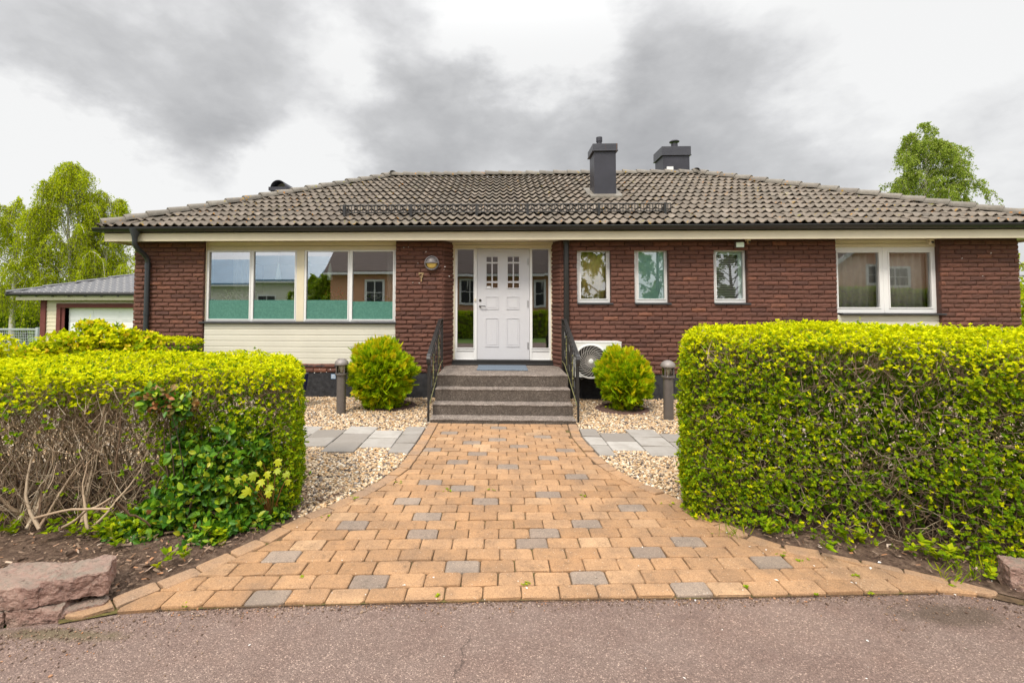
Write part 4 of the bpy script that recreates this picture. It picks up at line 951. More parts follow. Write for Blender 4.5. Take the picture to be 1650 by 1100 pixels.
    for k in range(3): f.box(xm+.07*math.cos(k*2.1)-.008, xm+.07*math.cos(k*2.1)+.008, ym+.07*math.sin(k*2.1)-.008, ym+.07*math.sin(k*2.1)+.008, z_top+.12, z_top+.24)
    f.build('flue', 'chimney', ch, smooth=True)
    f = MB(); xa, xb = XA(1074, y2, 272), XA(1084.5, y2, 272); f.box(xa, xb, y2-.03, y2-.001, RZ-.05, PY(1080, 269, y2).z); f.build('wall_plate', 'white', ch, bevel=.003)
    # half-round cowl on the left roof slope
    yv = 10.6; xa, xb = XA(432.5, yv, 305), XA(461.8, yv, 305); zz0 = PY(447, 309, yv).z-.35; zb_, zt_ = PY(447, 306.5, yv).z, PY(447, 301, yv).z
    m = MB(); m.box(xa+.04, xb-.04, yv+.03, yv+.52, zz0, zb_); m.holed([xa, xb], [zb_, zt_], [], yv, yv+.02); m.box(xa, xa+.02, yv+.021, yv+.55, zb_, zt_); m.box(xb-.02, xb, yv+.021, yv+.55, zb_, zt_); m.box(xa+.021, xb-.021, yv+.53, yv+.55, zb_, zt_); m.box(xa+.021, xb-.021, yv+.021, yv+.529, zb_, zb_+.02)
    vt = m.build('roof_vent', 'chimney', house)
    m = MB(); xc = (xa+xb)/2; rr = (xb-xa)/2-.03; hh = PY(447, 289.5, yv).z-zt_+.02; n = 16
    for (ra, rb) in ((rr, rr-.012),):
        V = [(xc+rr*math.cos(PI*j/n), yy, zt_-.02+hh*math.sin(PI*j/n)) for yy in (yv+.02, yv+.54) for j in range(n+1)]
    m.add(V, [(j, j+1, n+2+j, n+1+j) for j in range(n)]); o = m.build('cowl', 'chimney', vt, smooth=True); sd = o.modifiers.new('s', 'SOLIDIFY'); sd.thickness = .012
mk_roof()

# ------------------------------------------------------------------ ENTRANCE STEPS AND RAILINGS
ST = [(6.61, .067), (6.873, .215), (7.119, .39), (7.352, .562)]; SX0, SX1 = -.935, 1.036
def mk_steps():
    t = thing('entrance_steps', 'four brown exposed aggregate concrete steps leading up to the front door', 'steps', (.05, 7.3, 0))
    zb = -.1
    for i, (y, z) in enumerate(ST):
        mb = MB(); y2 = (ST[i+1][0]+.02) if i < 3 else YD-.062
        ins = .0; lo = (ST[i-1][1]+.002) if i else -.1
        n = 26; xs = [SX0+(SX1-SX0)*k/n for k in range(n+1)]
        # nosed front edge, slightly chipped
        pr = [(y+.012, lo), (y+.006, z-.03), (y, z-.012), (y+.004, z-.003), (y+.014, z), (y2, z), (y2, lo)]
        V = []
        for k, x in enumerate(xs):
            for j, (a, b) in enumerate(pr): V.append((x, a+(random.gauss(0, .0016) if j < 4 else 0), b+(random.gauss(0, .0012) if j in (2, 3) else 0)))
        m = len(pr); F = [(k*m+j, (k+1)*m+j, (k+1)*m+(j+1) % m, k*m+(j+1) % m) for k in range(n) for j in range(m)]+[tuple(range(m)), tuple(n*m+j for j in range(m-1, -1, -1))]
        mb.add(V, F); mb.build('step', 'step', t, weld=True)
    mb = MB(); mb.box(SX0+.05, SX1-.05, 7.2, YD-.08, -.1, .38); mb.build('step_core', 'plinth', t)
mk_steps()
def mk_railings():
    for s, X, lab in ((-1, -.975, 'black wrought iron railing on the left side of the entrance steps'), (1, 1.085, 'black wrought iron railing on the right side of the entrance steps beside the heat pump')):
        t = thing('stair_railing', lab, 'railing', (X, 7.5, 0), 'wrought iron stair railings')
        A, B, Cc = (8.36, 1.385), (8.02, 1.385), (6.74, .93)
        mb = MB()
        def flat(pts, w=.024, th=.007):
            for (p, q) in zip(pts, pts[1:]):
                d = Vector((q[0]-p[0], q[1]-p[1])).normalized(); nx = Vector((-d.y, d.x))*th
                mb.hexa([(X-w, p[0]-nx.x, p[1]-nx.y), (X+w, p[0]-nx.x, p[1]-nx.y), (X+w, q[0]-nx.x, q[1]-nx.y), (X-w, q[0]-nx.x, q[1]-nx.y), (X-w, p[0]+nx.x, p[1]+nx.y), (X+w, p[0]+nx.x, p[1]+nx.y), (X+w, q[0]+nx.x, q[1]+nx.y), (X-w, q[0]+nx.x, q[1]+nx.y)])
        flat([A, B, (7.96, 1.372), Cc, (6.70, .905), (6.685, .87), (6.69, .82), (6.715, .79)]); mb.build('handrail', 'black_metal', t)
        off = .72
        mb = MB(); lo = [(8.36, A[1]-off), (8.0, B[1]-off-.02), (6.74, Cc[1]-off+.02)]
        up = [(8.36, A[1]-.11), (8.0, B[1]-.12), (6.74, Cc[1]-.11)]
        for L in (lo, up):
            for p, q in zip(L, L[1:]): mb.tube([(X, *p), (X, *q)], .011, 6)
        mb.build('cross_rail', ['black_metal'], t)
        mb = MB()
        for p, q in zip(lo, lo[1:]): mb.tube([(X-s*.012, p[0], p[1]+.008), (X-s*.012, q[0], q[1]+.008)], .005, 5)
        for y in (7.75, 7.1):
            z = .93+(y-6.74)*.355; mb.tube([(X-s*.012, y, z-.62), (X-s*.02, y-.03, z-.45), (X-s*.012, y+.03, z-.33), (X-s*.012, y, z-.2)], .006, 5)
            for k in range(4): mb.lathe([(.0, -.012), (.014, -.004), (.012, .008), (0, .012)], (X-s*.02, y+random.uniform(-.04, .04), z-.5+.11*k), 8)
        mb.build('ornament', 'lichen', t)
        zr = lambda y: 1.385 if y > 8.02 else .93+(y-6.74)*(1.385-.93)/(8.02-6.74)
        for y in (8.34, 6.725):
            mb = MB(); mb.box(X-.014, X+.014, y-.014, y+.014, -.05 if y < 7 else .3, zr(y)-.005); mb.build('post', 'black_metal', t)
        for k in range(9):
            y = 8.2-k*.165; mb = MB()
            if k % 3 == 1:
                P = [(X, y+(.025*math.sin(j*PI/3)), zr(y)-.11-(off-.12)*j/12) for j in range(13)]; mb.tube(P, .008, 6)
            else: mb.box(X-.008, X+.008, y-.008, y+.008, zr(y)-off+.0, zr(y)-.11)
            if k < 3 or True:
                mb.box(X-.007, X+.007, y-.007, y+.007, zr(y)-.11, zr(y)-.006)
            mb.build('baluster', 'black_metal', t)
        for yb in (7.88, 7.25):        # forged scroll panels
            mb = MB(); z = zr(yb)-.4
            P = [(X, yb+.05*math.cos(a)*(1-a/9), z+.18*math.sin(a)*(1-a/9)) for a in np.linspace(0, 5.2, 20)]; mb.tube(P, .008, 6); mb.box(X-.004, X+.004, yb-.018, yb+.018, z-.24, z+.22); mb.build('scroll', 'black_metal', t)
mk_railings()
mb = MB(); mz0 = .565; mx0, mx1 = XA(768, 7.86, 594), XA(851, 7.86, 594); mb.box(mx0, mx1, 7.86, 8.50, mz0, mz0+.016)
tag(mb.build('door_mat', 'mat', bevel=.006), 'blue grey rectangular door mat in front of the white door', 'door mat')

# ------------------------------------------------------------------ THINGS ON AND BY THE WALL
def text_mesh(name, txt, size, mat, ext=.003):
    c = bpy.data.curves.new('t', 'FONT'); c.body = txt; c.size = size; c.extrude = ext; o = bpy.data.objects.new('t', c); COL.objects.link(o)
    dg = bpy.context.evaluated_depsgraph_get(); me = bpy.data.meshes.new_from_object(o.evaluated_get(dg)); bpy.data.objects.remove(o); me.transform(Matrix.Rotation(PI/2, 4, 'X')); me.name = name; return me
def mk_wall_things():
    # round bulkhead lamp
    c = PY(696, 424, YW-.06); r = .128; t = thing('wall_lamp', 'round grey wall lamp with amber glass under its hood on the brick by the door', 'lamp', (c.x, YW, c.z-r))
    mb = MB(); mb.lathe([(r*.96, .09), (r*.98, 0), (r, -.02), (r*.97, -.036), (r*.86, -.04), (r*.78, -.03), (r*.76, -.012)], (c.x, YW-.07, c.z), 36, 'y'); mb.build('lamp_body', 'walllamp', t, smooth=True)
    def half(name, mat, rr, top, dep, y0):
        mb = MB(); V = []; n, m = 24, 7
        for i in range(m+1):
            ph = PI/2*i/m
            for j in range(n+1):
                a = (PI*j/n) if top else (PI+PI*j/n); V.append((c.x+rr*math.cos(ph)*math.cos(a), y0-dep*math.sin(ph), c.z+rr*math.cos(ph)*math.sin(a)))
        mb.add(V, [(i*(n+1)+j, i*(n+1)+j+1, (i+1)*(n+1)+j+1, (i+1)*(n+1)+j) for i in range(m) for j in range(n)]); return mb.build(name, mat, t, smooth=True)
    half('lamp_glass', 'amber', r*.74, False, .05, YW-.083); o = half('lamp_hood', 'walllamp', r*.80, True, .085, YW-.083)
    mb = MB(); mb.box(c.x-r*.9, c.x+r*.9, YW-.16, YW-.085, c.z-.004, c.z+.009); mb.build('hood_lip', 'walllamp', t, bevel=.003)
    for z in (c.z+r*.91, c.z-r*.91):
        mb = MB(); mb.lathe([(.007, 0), (.006, -.005)], (c.x, YW-.108, z), 8, 'y'); mb.build('screw', 'steel', t)
    # house number
    p = PY(679, 447, YW-.035); s = 1/92.7
    mb = MB(); P = lambda u, v: (p.x+(u-679)*s, p.z-(v-447)*s)
    def stroke(pts, w):
        for (a, b) in zip(pts, pts[1:]):
            d = (Vector(b)-Vector(a)).normalized(); nx = Vector((-d.y, d.x))*w/2; a = Vector(a)-d*w*.2; b = Vector(b)+d*w*.2
            mb.prism([tuple(a-nx), tuple(b-nx), tuple(b+nx), tuple(a+nx)], YW-.047, YW-.034, 'y')
    stroke([P(675, 440.4), P(682.3, 440.4)], .020); stroke([P(675, 440.2), P(675.6, 442.6)], .016); stroke([P(682, 440.8), P(680, 444.6), P(679, 449), P(679, 453.4)], .021); stroke([P(676.4, 445.6), P(681.6, 446.2)], .012)
    tag(mb.build('house_number', 'brass', bevel=.002), 'brass house number 7 fixed to the brick under the round lamp', 'house number')
    # flood light and sensors under the eaves
    p = PY(1193.5, 394, YW-.14); t = thing('flood_light', 'small grey flood light under the eaves above the third small window', 'flood light', (p.x, YW-.14, p.z-.06))
    mb = MB(); mb.box(p.x-.075, p.x+.075, YW-.12, YW-.06, p.z-.045, p.z+.05); mb.build('light_body', 'bollard', t, bevel=.008)
    mb = MB(); mb.box(p.x-.066, p.x+.062, YW-.128, YW-.121, p.z-.042, p.z+.04); mb.build('light_lens', 'lampshade', t, bevel=.003)
    mb = MB(); mb.box(p.x-.02, p.x+.02, YW-.06, YW+.01, p.z+.03, p.z+.055); mb.build('bracket', 'black_metal', t)
    for (px, lab, yy) in ((1206, 'beige motion sensor beside the flood light under the eaves', YW-.10), (1500, 'cream motion sensor in the upper corner of the wide bedroom window', YW-.02)):
        p = PY(px, 389, yy); t = thing('motion_sensor', lab, 'motion sensor', (p.x, yy, p.z-.05), 'motion sensors under the eaves')
        mb = MB(); mb.box(p.x-.03, p.x+.03, yy-.02, yy+.06, p.z+.005, p.z+.042); mb.build('sensor_base', 'cream', t, bevel=.006)
        mb = MB(); mb.lathe([(.008, -.042), (.026, -.032), (.034, -.01), (.034, .006)], (p.x, yy+.005, p.z), 16); mb.build('sensor_head', 'brass' if px < 1300 else 'cream', t, smooth=True)
        mb = MB(); mb.lathe([(.02, 0), (.017, -.012)], (p.x, yy-.03, p.z-.014), 12, 'y'); mb.build('sensor_lens', 'black_metal', t)
    # heat pump outdoor unit
    Y = 7.98; x0, x1 = XA(926, Y, 580), XA(1001.5, Y, 580); z1, z0 = PY(960, 552.4, Y).z, PY(960, 607.5, Y).z; D = .30
    t = thing('heat_pump', 'white air heat pump unit with spiral fan grille mounted low on the brick wall', 'heat pump', ((x0+x1)/2, Y+D/2, z0))
    fc = PY(952.3, 582, Y); R = .262
    mb = MB(); n = 40; yf = Y
    mb.box(x0, x1, Y+.03, Y+D, z0, z1)
    # front sheet with round opening
    circ = [(fc.x+R*math.cos(2*PI*k/n), fc.z+R*math.sin(2*PI*k/n)) for k in range(n)]
    def sq(a):
        c, s = math.cos(a), math.sin(a); k = min((x1-fc.x)/c if c > 1e-9 else 1e9, (x0-fc.x)/c if c < -1e-9 else 1e9, (z1-fc.z)/s if s > 1e-9 else 1e9, (z0-fc.z)/s if s < -1e-9 else 1e9); return (fc.x+k*c, fc.z+k*s)
    angs = sorted([2*PI*k/n for k in range(n)]+[math.atan2(z-fc.z, x-fc.x) % (2*PI) for x in (x0, x1) for z in (z0, z1)])
    V = [(fc.x+R*math.cos(a), Y+.022, fc.z+R*math.sin(a)) for a in angs]+[(fc.x+R*.98*math.cos(a), Y-.006, fc.z+R*.98*math.sin(a)) for a in angs]+[(fc.x+R*1.06*math.cos(a), Y-.004, fc.z+R*1.06*math.sin(a)) for a in angs]+[(fc.x+min(R*1.09, 9)*math.cos(a), Y+.004, fc.z+R*1.09*math.sin(a)) for a in angs]+[(q[0], Y+.004, q[1]) for q in (sq(a) for a in angs)]+[(q[0], Y+.03, q[1]) for q in (sq(a) for a in angs)]
    m = len(angs); mb.add(V, [(k*m+i, k*m+(i+1) % m, (k+1)*m+(i+1) % m, (k+1)*m+i) for k in range(5) for i in range(m)])
    mb.box(x0-.004, x1+.004, Y-.002, Y+D, z1+.001, z1+.018)
    mb.build('casing', 'pump', t, bevel=.004)
    mb = MB(); mb.lathe([(R*.995, .0), (.001, .0)], (fc.x, Y+.021, fc.z), 40, 'y'); mb.build('fan_void', 'pump_dark', t)
    mb = MB()
    for k in range(26):
        a0 = 2*PI*k/26; mb.tube([(fc.x+r_*math.cos(a0+1.15*(1-r_/R)), Y+.004-.004*math.sin(PI*r_/R), fc.z+r_*math.sin(a0+1.15*(1-r_/R))) for r_ in np.linspace(.035, R*.985, 8)], .0042, 5)
    for rr in (.09, .175): mb.tube([(fc.x+rr*math.cos(2*PI*j/30), Y+.008, fc.z+rr*math.sin(2*PI*j/30)) for j in range(31)], .003, 4)
    mb.build('fan_grille', 'grille', t, smooth=True)
    mb = MB(); mb.lathe([(.036, .006), (.036, -.006), (.028, -.012)], (fc.x, Y+.0, fc.z), 20, 'y'); mb.build('fan_hub', 'pump', t)
    me = text_mesh('brand_lettering', 'Panasonic', .052, 'blue'); w = max(v.co.x for v in me.vertices); tx = XA(981, Y, 560); me.transform(Matrix.Translation((tx, Y+.002, PY(985, 562.5, Y).z)) @ Matrix.Scale((x1-.03-tx)/w, 4, (1, 0, 0))); link('brand_lettering', me, [M['blue']], t)
    mb = MB(); zz = PY(985, 568, Y).z; mb.box(tx, tx+.07, Y+.0005, Y+.003, zz-.045, zz); mb.build('rating_label', 'signblue', t)
    for x in (x0+.12, x1-.12):
        mb = MB(); mb.box(x-.02, x+.02, Y+.02, YW-.0, z0-.035, z0-.004); mb.box(x-.02, x+.02, YW-.03, YW-.002, z0-.25, z0-.036); mb.build('wall_bracket', 'black_metal', t)
        mb = MB(); mb.lathe([(.022, -.03), (.028, -.02), (.028, .0), (.02, .012)], (x, Y+.06, z0-.012), 12); mb.build('rubber_foot', 'steel', t)
    mb = MB(); x = x1-.06; mb.tube([(x0+.06, Y+.1, z0), (x0+.06, Y+.1, z0-.12), (x0+.1, Y+.2, z0-.28), (x0+.1, YW-.04, .05)], .012, 8); mb.build('drain_hose', 'black_metal', t, smooth=True)
    # little label plate on the plinth
    p = PY(537.5, 606.3, YW-.01); mb = MB(); mb.box(p.x-.045, p.x+.038, YW-.014, YW-.005, p.z-.042, p.z+.042, 0)
    for k in range(3): mb.box(p.x-.035, p.x+.02+.008*k, YW-.0155, YW-.0145, p.z+.02-.022*k, p.z+.028-.022*k, 1)
    tag(mb.build('wall_label', ['signblue', 'white']), 'small blue and white label plate on the dark plinth behind the bollard lamp', 'sign')
    # pale petals blown onto the brick
    n = 34; pts = [(482, 601+random.uniform(-6, 6)) for _ in range(4)]+[(random.uniform(650, 735), random.uniform(395, 470)) for _ in range(12)]+[(1596, 409), (1551, 415), (1642, 450), (1584, 444), (1643, 512)]+[(random.uniform(500, 545), random.uniform(592, 600)) for _ in range(5)]
    P = np.array([PY(a, b, YW-.034)[:] for a, b in pts]); N = len(P); Mx = frames(norm(rng.normal(size=(N, 3))*[1, .2, 1]), np.tile([0, -1., .2], (N, 1))+rng.normal(0, .3, (N, 3)))*rng.uniform(.014, .03, (N, 1, 1))
    V, Fc = inst(LEAF[0], LEAF[1], Mx, P); stuff(link('stuck_petals', npmesh('stuck_petals', V, [Fc]), [M['flower_w']]))
mk_wall_things()
def mk_inside():
    # two mint cone pendants behind the living room glass, seen through it
    for px, lab in ((449, 'mint green cone pendant lamp behind the left living room window'), (532, 'mint green cone pendant lamp behind the right living room window')):
        Y = YW+.34; a = PY(px, 424, Y); b = PY(px, 451, Y); t = thing('pendant_lamp', lab, 'pendant lamp', (a.x, Y, b.z), 'pendant lamps in the living room')
        mb = MB(); h = a.z-b.z; mb.lathe([(.050, 0), (.054, .01), (.044, h*.4), (.026, h*.75), (.012, h), (.0, h+.005)], (a.x, Y, b.z), 20); mb.build('lamp_shade', 'lampshade', t, smooth=True)
        mb = MB(); mb.tube([(a.x, Y, a.z), (a.x, Y, 2.70)], .006, 6); mb.build('cord', 'white', t)
    for (px, py, lab, m, n) in ((381, 478, 'white flowering pot plant on the left living room window sill', 'flower_w', 70), (538, 474, 'small red flowering pot plant on the living room window sill', 'flower_r', 40), (603, 479, 'white flowering pot plant on the right living room window sill', 'flower_w', 50)):
        Y = YW+.22; c = PY(px, py-2, Y); t = thing('potted_flower', lab, 'pot plant', (c.x, Y, c.z-.42), 'pot plants behind the living room glass')
        mb = MB(); mb.lathe([(.05, 0), (.07, .12), (.075, .125), (.06, .12)], (c.x, Y, c.z-.42), 16); mb.build('pot', 'white', t, smooth=True)
        P = np.array([c.x, Y, c.z])+rng.normal(0, 1, (n, 3))*[.13, .05, .045]; pp, Mx = rosettes(P, P-np.array([c.x, Y+.1, c.z-.25]), 5, .035); V, Fc = inst(LEAF[0], LEAF[1], Mx, pp); link('blossom', npmesh('blossom', V, [Fc]), [M[m]], t)
        P = np.array([c.x, Y, c.z-.14])+rng.normal(0, 1, (80, 3))*[.10, .05, .08]; pp, Mx = rosettes(P, P-np.array([c.x, Y, c.z-.35]), 4, .06); V, Fc = inst(LEAF[0], LEAF[1], Mx, pp); link('foliage', npmesh('foliage', V, [Fc]), [M['leaf_gloss']], t)
mk_inside()
def mk_bollard(loc, h, label):
    t = thing('bollard_lamp', label, 'bollard lamp', loc, 'bollard lamps by the entrance'); x, y, z = loc
    mb = MB(); mb.tube([(x, y, z-.05), (x, y, z+h-.245)], .068, 24); mb.build('post', 'bollard', t, smooth=True)
    mb = MB(); mb.lathe([(.068, h-.246), (.090, h-.244), (.094, h-.235), (.094, h-.222), (.07, h-.212)], loc, 28); mb.build('collar', 'bollard', t, smooth=True)
    mb = MB()
    for k in range(4):
        mb = MB(); a = PI/4+k*PI/2; mb.box(x+.083*math.cos(a)-.007, x+.083*math.cos(a)+.007, y+.083*math.sin(a)-.007, y+.083*math.sin(a)+.007, z+h-.222, z+h-.09); mb.build('cage_bar', 'bollard', t)
    mb = MB(); mb.lathe([(.075, h-.212), (.075, h-.095)], loc, 24); mb.build('lantern_glass', 'glass_clear', t, smooth=True)
    mb = MB(); mb.lathe([(.018, h-.21), (.02, h-.17), (.034, h-.15), (.036, h-.125), (.02, h-.10), (.004, h-.096)], loc, 16); mb.build('bulb', 'cream', t, smooth=True)
    prof = [(.08, h-.098), (.100, h-.096), (.103, h-.088)]+[(.103*math.cos(a), h-.086+.086*math.sin(a)) for a in np.linspace(.1, PI/2-.02, 8)]
    mb = MB(); mb.lathe(prof, loc, 28); mb.build('dome', 'bollard_top', t, smooth=True)
b1 = PG(549.5, 667); b2 = PG(1077.5, 677)
mk_bollard((b1.x, b1.y, 0), (PY(549, 577, b1.y).z), 'dark grey bollard lamp beside the left golden shrub in front of the plinth')
mk_bollard((b2.x, b2.y, 0), (PY(1078, 580, b2.y).z), 'dark grey bollard lamp beside the end of the tall right hedge')
def mk_planter():
    p = PG(478, 657); x = XA(477, p.y, 630); t = thing('planter_tub', 'navy blue tapered planter standing on the gravel behind the left hedge end', 'planter', (x, p.y, 0))
    zt = PY(485, 602, p.y).z; w1 = XA(492, p.y, 602)-x; w0 = XA(486, p.y, 650)-x; mb = MB()
    def ring(w, z): return [(x-w, p.y-w, z), (x+w, p.y-w, z), (x+w, p.y+w, z), (x-w, p.y+w, z)]
    V = ring(w0, 0)+ring(w1, zt)+ring(w1-.02, zt)+ring(w1-.03, zt-.08); mb.add(V, [(0, 3, 2, 1)]+[(k*4+i, k*4+(i+1) % 4, k*4+4+(i+1) % 4, k*4+4+i) for k in range(3) for i in range(4)]+[(12, 13, 14, 15)]); mb.build('tub', 'navy', t, bevel=.006)
    mb = MB(); w = w1-.032; mb.box(x-w, x+w, p.y-w, p.y+w, zt-.085, zt-.07); mb.build('potting_soil', 'soil', t)
mk_planter()
for (cx, cy, r), lab in zip(TREE_RINGS, ('brown rubber ring of bare soil round the left golden shrub', 'brown rubber ring of bare soil round the right golden shrub')):
    t = thing('planting_ring', lab, 'planting ring', (cx, cy, 0), 'planting rings of the two golden shrubs')
    mb = MB(); n = 40; prof = [(r*.80, .012), (r*.84, .038), (r*.93, .040), (r+.01, .02), (r+.015, -.01)]
    mb.lathe(prof, (cx, cy, 0), n); mb.f = mb.f[:-2]; mb.mi = mb.mi[:-2]; mb.build('rim', 'soil' if False else 'mortar', t, smooth=True)
    mb = MB(); mb.lathe([(r*.86, .012), (r*.5, .03), (.01, .05)], (cx, cy, 0), 30); mb.build('soil_disc', 'soil', t)
    P = np.stack([cx+rng.normal(0, r*.4, 60), cy+rng.normal(0, r*.4, 60), np.full(60, .05)], 1); P = P[(P[:, 0]-cx)**2+(P[:, 1]-cy)**2 < (r*.75)**2]; pp, Mx = rosettes(P, np.tile([0, 0, 1.], (len(P), 1)), 5, .04, 1.2, .02); V, Fc = inst(LEAF[0], LEAF[1], Mx, pp); stuff(link('weeds', npmesh('weeds', V, [Fc]), [M['leaf_mid']], t))

# ------------------------------------------------------------------ KERB STONE BLOCKS
def block(px, lab, z0, z1, depth, yoff=0., name='stone_block', rot=0.):
    """rough sandstone block; px = (x0,x1,ybottom) of its front face foot in the photo"""
    zz = max(z0, 0.); a, b = PG(px[0], px[2], zz), PG(px[1], px[3] if len(px) > 3 else px[2], zz); a.z = b.z = z0; bm = bmesh.new()
    U = (b-a); L = U.length; U.normalize(); W = Vector((-U.y, U.x, 0)); nx, ny, nz = max(4, int(L/.03)), max(4, int(depth/.04)), 5
    bmesh.ops.create_cube(bm, size=1); bmesh.ops.subdivide_edges(bm, edges=bm.edges, cuts=27, use_grid_fill=True)
    sd = random.uniform(0, 99)
    from mathutils import noise as mn
    for v in bm.verts:
        q = v.co.copy(); e = sum(1 for c in q if abs(c) > .49); sh = .006*(e-1) if e > 1 else 0
        p = a+U*((q.x+.5)*L)+W*((q.y+.5)*depth)+Vector((0, 0, z0+(q.z+.5)*(z1-z0)-a.z))
        c = a+U*L/2+W*depth/2+Vector((0, 0, (z1-z0)/2)); p = p+(c-p).normalized()*sh
        p += Vector(mn.noise_vector(p*9+Vector((sd, 0, 0))))*.010+Vector(mn.noise_vector(p*22+Vector((sd, 0, 0))))*.009+Vector(mn.noise_vector(p*60+Vector((sd, 0, 0))))*.006+Vector(mn.noise_vector(p*130+Vector((sd, 0, 0))))*.003; v.co = p
    me = bpy.data.meshes.new(name); bm.to_mesh(me); bm.free()
    o = link(name, me, [M['stone']]); return tag(o, lab, 'stone block', 'sandstone kerb blocks')
block((-70, 4, 1010, 1004), 'low grey sandstone block at the far left edge of the road', -.03, .058, .18)
block((6, 95, 1004, 1001), 'low grey stone block with a pale spot below the two upper sandstone blocks', -.03, .06, .18)
block((-60, 57, 984, 982), 'upper pink sandstone block at the left edge of the picture', .063, .17, .26)
block((60, 172, 979, 957), 'upper pink sandstone block nearest the paved path on the left', .064, .185, .19)
block((99, 170, 999, 982), 'small flat sloping sandstone wedge between the left blocks and the path edge', -.03, .035, .10)
block((1634, 1770, 955, 975), 'pink sandstone block at the right edge under the tall hedge', -.03, .145, .14)

# ------------------------------------------------------------------ HEDGES
def fbm(P, sc, seed=0):
    """cheap smooth noise for arrays"""
    r = np.random.default_rng(seed); out = np.zeros(len(P))
    for o in range(4):
        for _ in range(3):
            k = norm(r.normal(size=(1, 3)))[0]*sc*(1.9**o)*r.uniform(.7, 1.3); out += np.sin(P@k+r.uniform(0, 6.3))*(.55**o)
    return out/3.2
class Hedge:
    """rounded clipped hedge over a quad footprint A(front inner) B(front outer) C(back outer) D(back inner)"""
    def __init__(s, A, B, C, D, h, r, z0=.0): s.q = [np.array(p, float) for p in (A, B, C, D)]; s.h = h; s.r = r; s.z0 = z0; s.L = np.linalg.norm(s.q[1]-s.q[0]); s.W = np.linalg.norm(s.q[3]-s.q[0])
    def to_world(s, u, v, z):
        a, b = (u/s.L)[:, None], (v/s.W)[:, None]; A, B, C, D = s.q
        p = A*(1-a)*(1-b)+B*a*(1-b)+C*a*b+D*(1-a)*b; return np.concatenate([p, z[:, None]], 1)
    def shell(s, dens, faces, deep=.05, umax=None):
        """random points on the rounded shell; faces among 'front','top','end','back'"""
        L, W, H, r = (umax or s.L), s.W, s.h, s.r; out = []
        for f in faces:
            area = {'front': L*H, 'back': L*H, 'top': L*W, 'end': W*H}[f]; n = int(area*dens[f]); a, b = rng.random(n), rng.random(n)
            if f == 'front': p = np.stack([a*L, np.zeros(n), b*H], 1)
            elif f == 'back': p = np.stack([a*L, np.full(n, W), b*H], 1)
            elif f == 'top': p = np.stack([a*L, b*W, np.full(n, H)], 1)
            else: p = np.stack([np.zeros(n), a*W, b*H], 1)
            out.append(p)
        p = np.concatenate(out); lo = np.array([r, r, -9.]); hi = np.array([99., s.W-r, H-r]); q = np.clip(p, lo, hi); d = p-q; ln = np.linalg.norm(d, axis=1, keepdims=True)
        nrm = d/np.maximum(ln, 1e-6); p = q+nrm*np.minimum(ln, r)
        dep = rng.exponential(deep, len(p)); lump = fbm(p, 5., 3)*.042+fbm(p, 19., 5)*.020+np.where(rng.random(len(p)) < .04, rng.uniform(0, .035, len(p)), 0)
        p = p+nrm*(lump-dep+.03)[:, None]
        w = s.to_world(p[:, 0], p[:, 1], p[:, 2]+s.z0); e = s.to_world(p[:, 0]+nrm[:, 0]*.05, p[:, 1]+nrm[:, 1]*.05, p[:, 2]+nrm[:, 2]*.05+s.z0)
        return w, norm(e-w), p, dep
def clump(P, lo, hi, sc, seed):  # probability by smooth noise
    return np.clip((fbm(P, sc, seed)-lo)/(hi-lo), 0, 1)
def leaf_part(groups, name, parent, tmpl=LEAF4):
    """groups: (P, A, k, size, spread, back, material)"""
    parts = []; mats = []
    for (P, A, k, size, spread, back, m) in groups:
        if len(P) == 0: continue
        pp, Mx = rosettes(P, A, k, size, spread, back); V, Fc = inst(tmpl[0], tmpl[1], Mx, pp); parts.append((V, Fc, len(mats))); mats.append(M[m])
    V, Fs, mi = merge(parts); return link(name, npmesh(name, V, Fs, mi), mats, parent)
def twig_part(paths, radii, name, mat, parent): 
    V, Fc = tubes(np.asarray(paths, float), np.asarray(radii, float)); return link(name, npmesh(name, V, [Fc], smooth=True), [M[mat]], parent)
def hedge_twigs(H, n_main, n_fine, umax, seed, low=0.):
    r = np.random.default_rng(seed); m = 7; t = np.linspace(0, 1, m)
    # stems rising from the ground line and forking outwards
    u = r.uniform(.05, umax, n_main); v = H.W*r.uniform(.15, .85, n_main); tu = np.maximum(u+r.normal(0, .22, n_main), .08); tv = np.clip(v+r.normal(0, .35, n_main), .05, H.W-.05); tz = H.h*r.uniform(.5, .93, n_main)
    U = np.maximum(u[:, None]*(1-t)+tu[:, None]*t+r.normal(0, .02, (n_main, m)).cumsum(1), .06); Vv = np.clip(v[:, None]*(1-t**1.6)+tv[:, None]*t**1.6+r.normal(0, .02, (n_main, m)).cumsum(1), .04, H.W-.04); Z = tz[:, None]*t
    P = H.to_world(U.ravel(), Vv.ravel(), Z.ravel()+H.z0).reshape(n_main, m, 3); R = (r.uniform(.006, .013, n_main)[:, None]*(1-.75*t))
    # fine twigs near the shell
    dens = n_fine/(umax*(H.h+H.W)+H.W*H.h)
    w, nr, p, dep = H.shell(dict(front=dens, top=dens, end=dens, back=dens*.4), ('front', 'top', 'end'), .12, umax); N = len(w)
    d = norm(nr*.5+r.normal(0, .55, (N, 3))+np.array([0, 0, .35])); ln = r.uniform(.08, .26, N); k = 4; tt = np.linspace(0, 1, k)
    dn = np.sum(d*nr, 1, keepdims=True); d = norm(d+nr*np.maximum(.3-dn, 0)*1.2); bend = r.normal(0, .010, (N, 1, 3))*(tt**2)[None, :, None]
    Q = (w-nr*.03)[:, None]-d[:, None]*ln[:, None, None]*(1-tt)[None, :, None]+bend+r.normal(0, .006, (N, k, 3)); R2 = (r.uniform(.0016, .0034, N)[:, None]*(1-.6*tt))
    return P, R, Q, R2
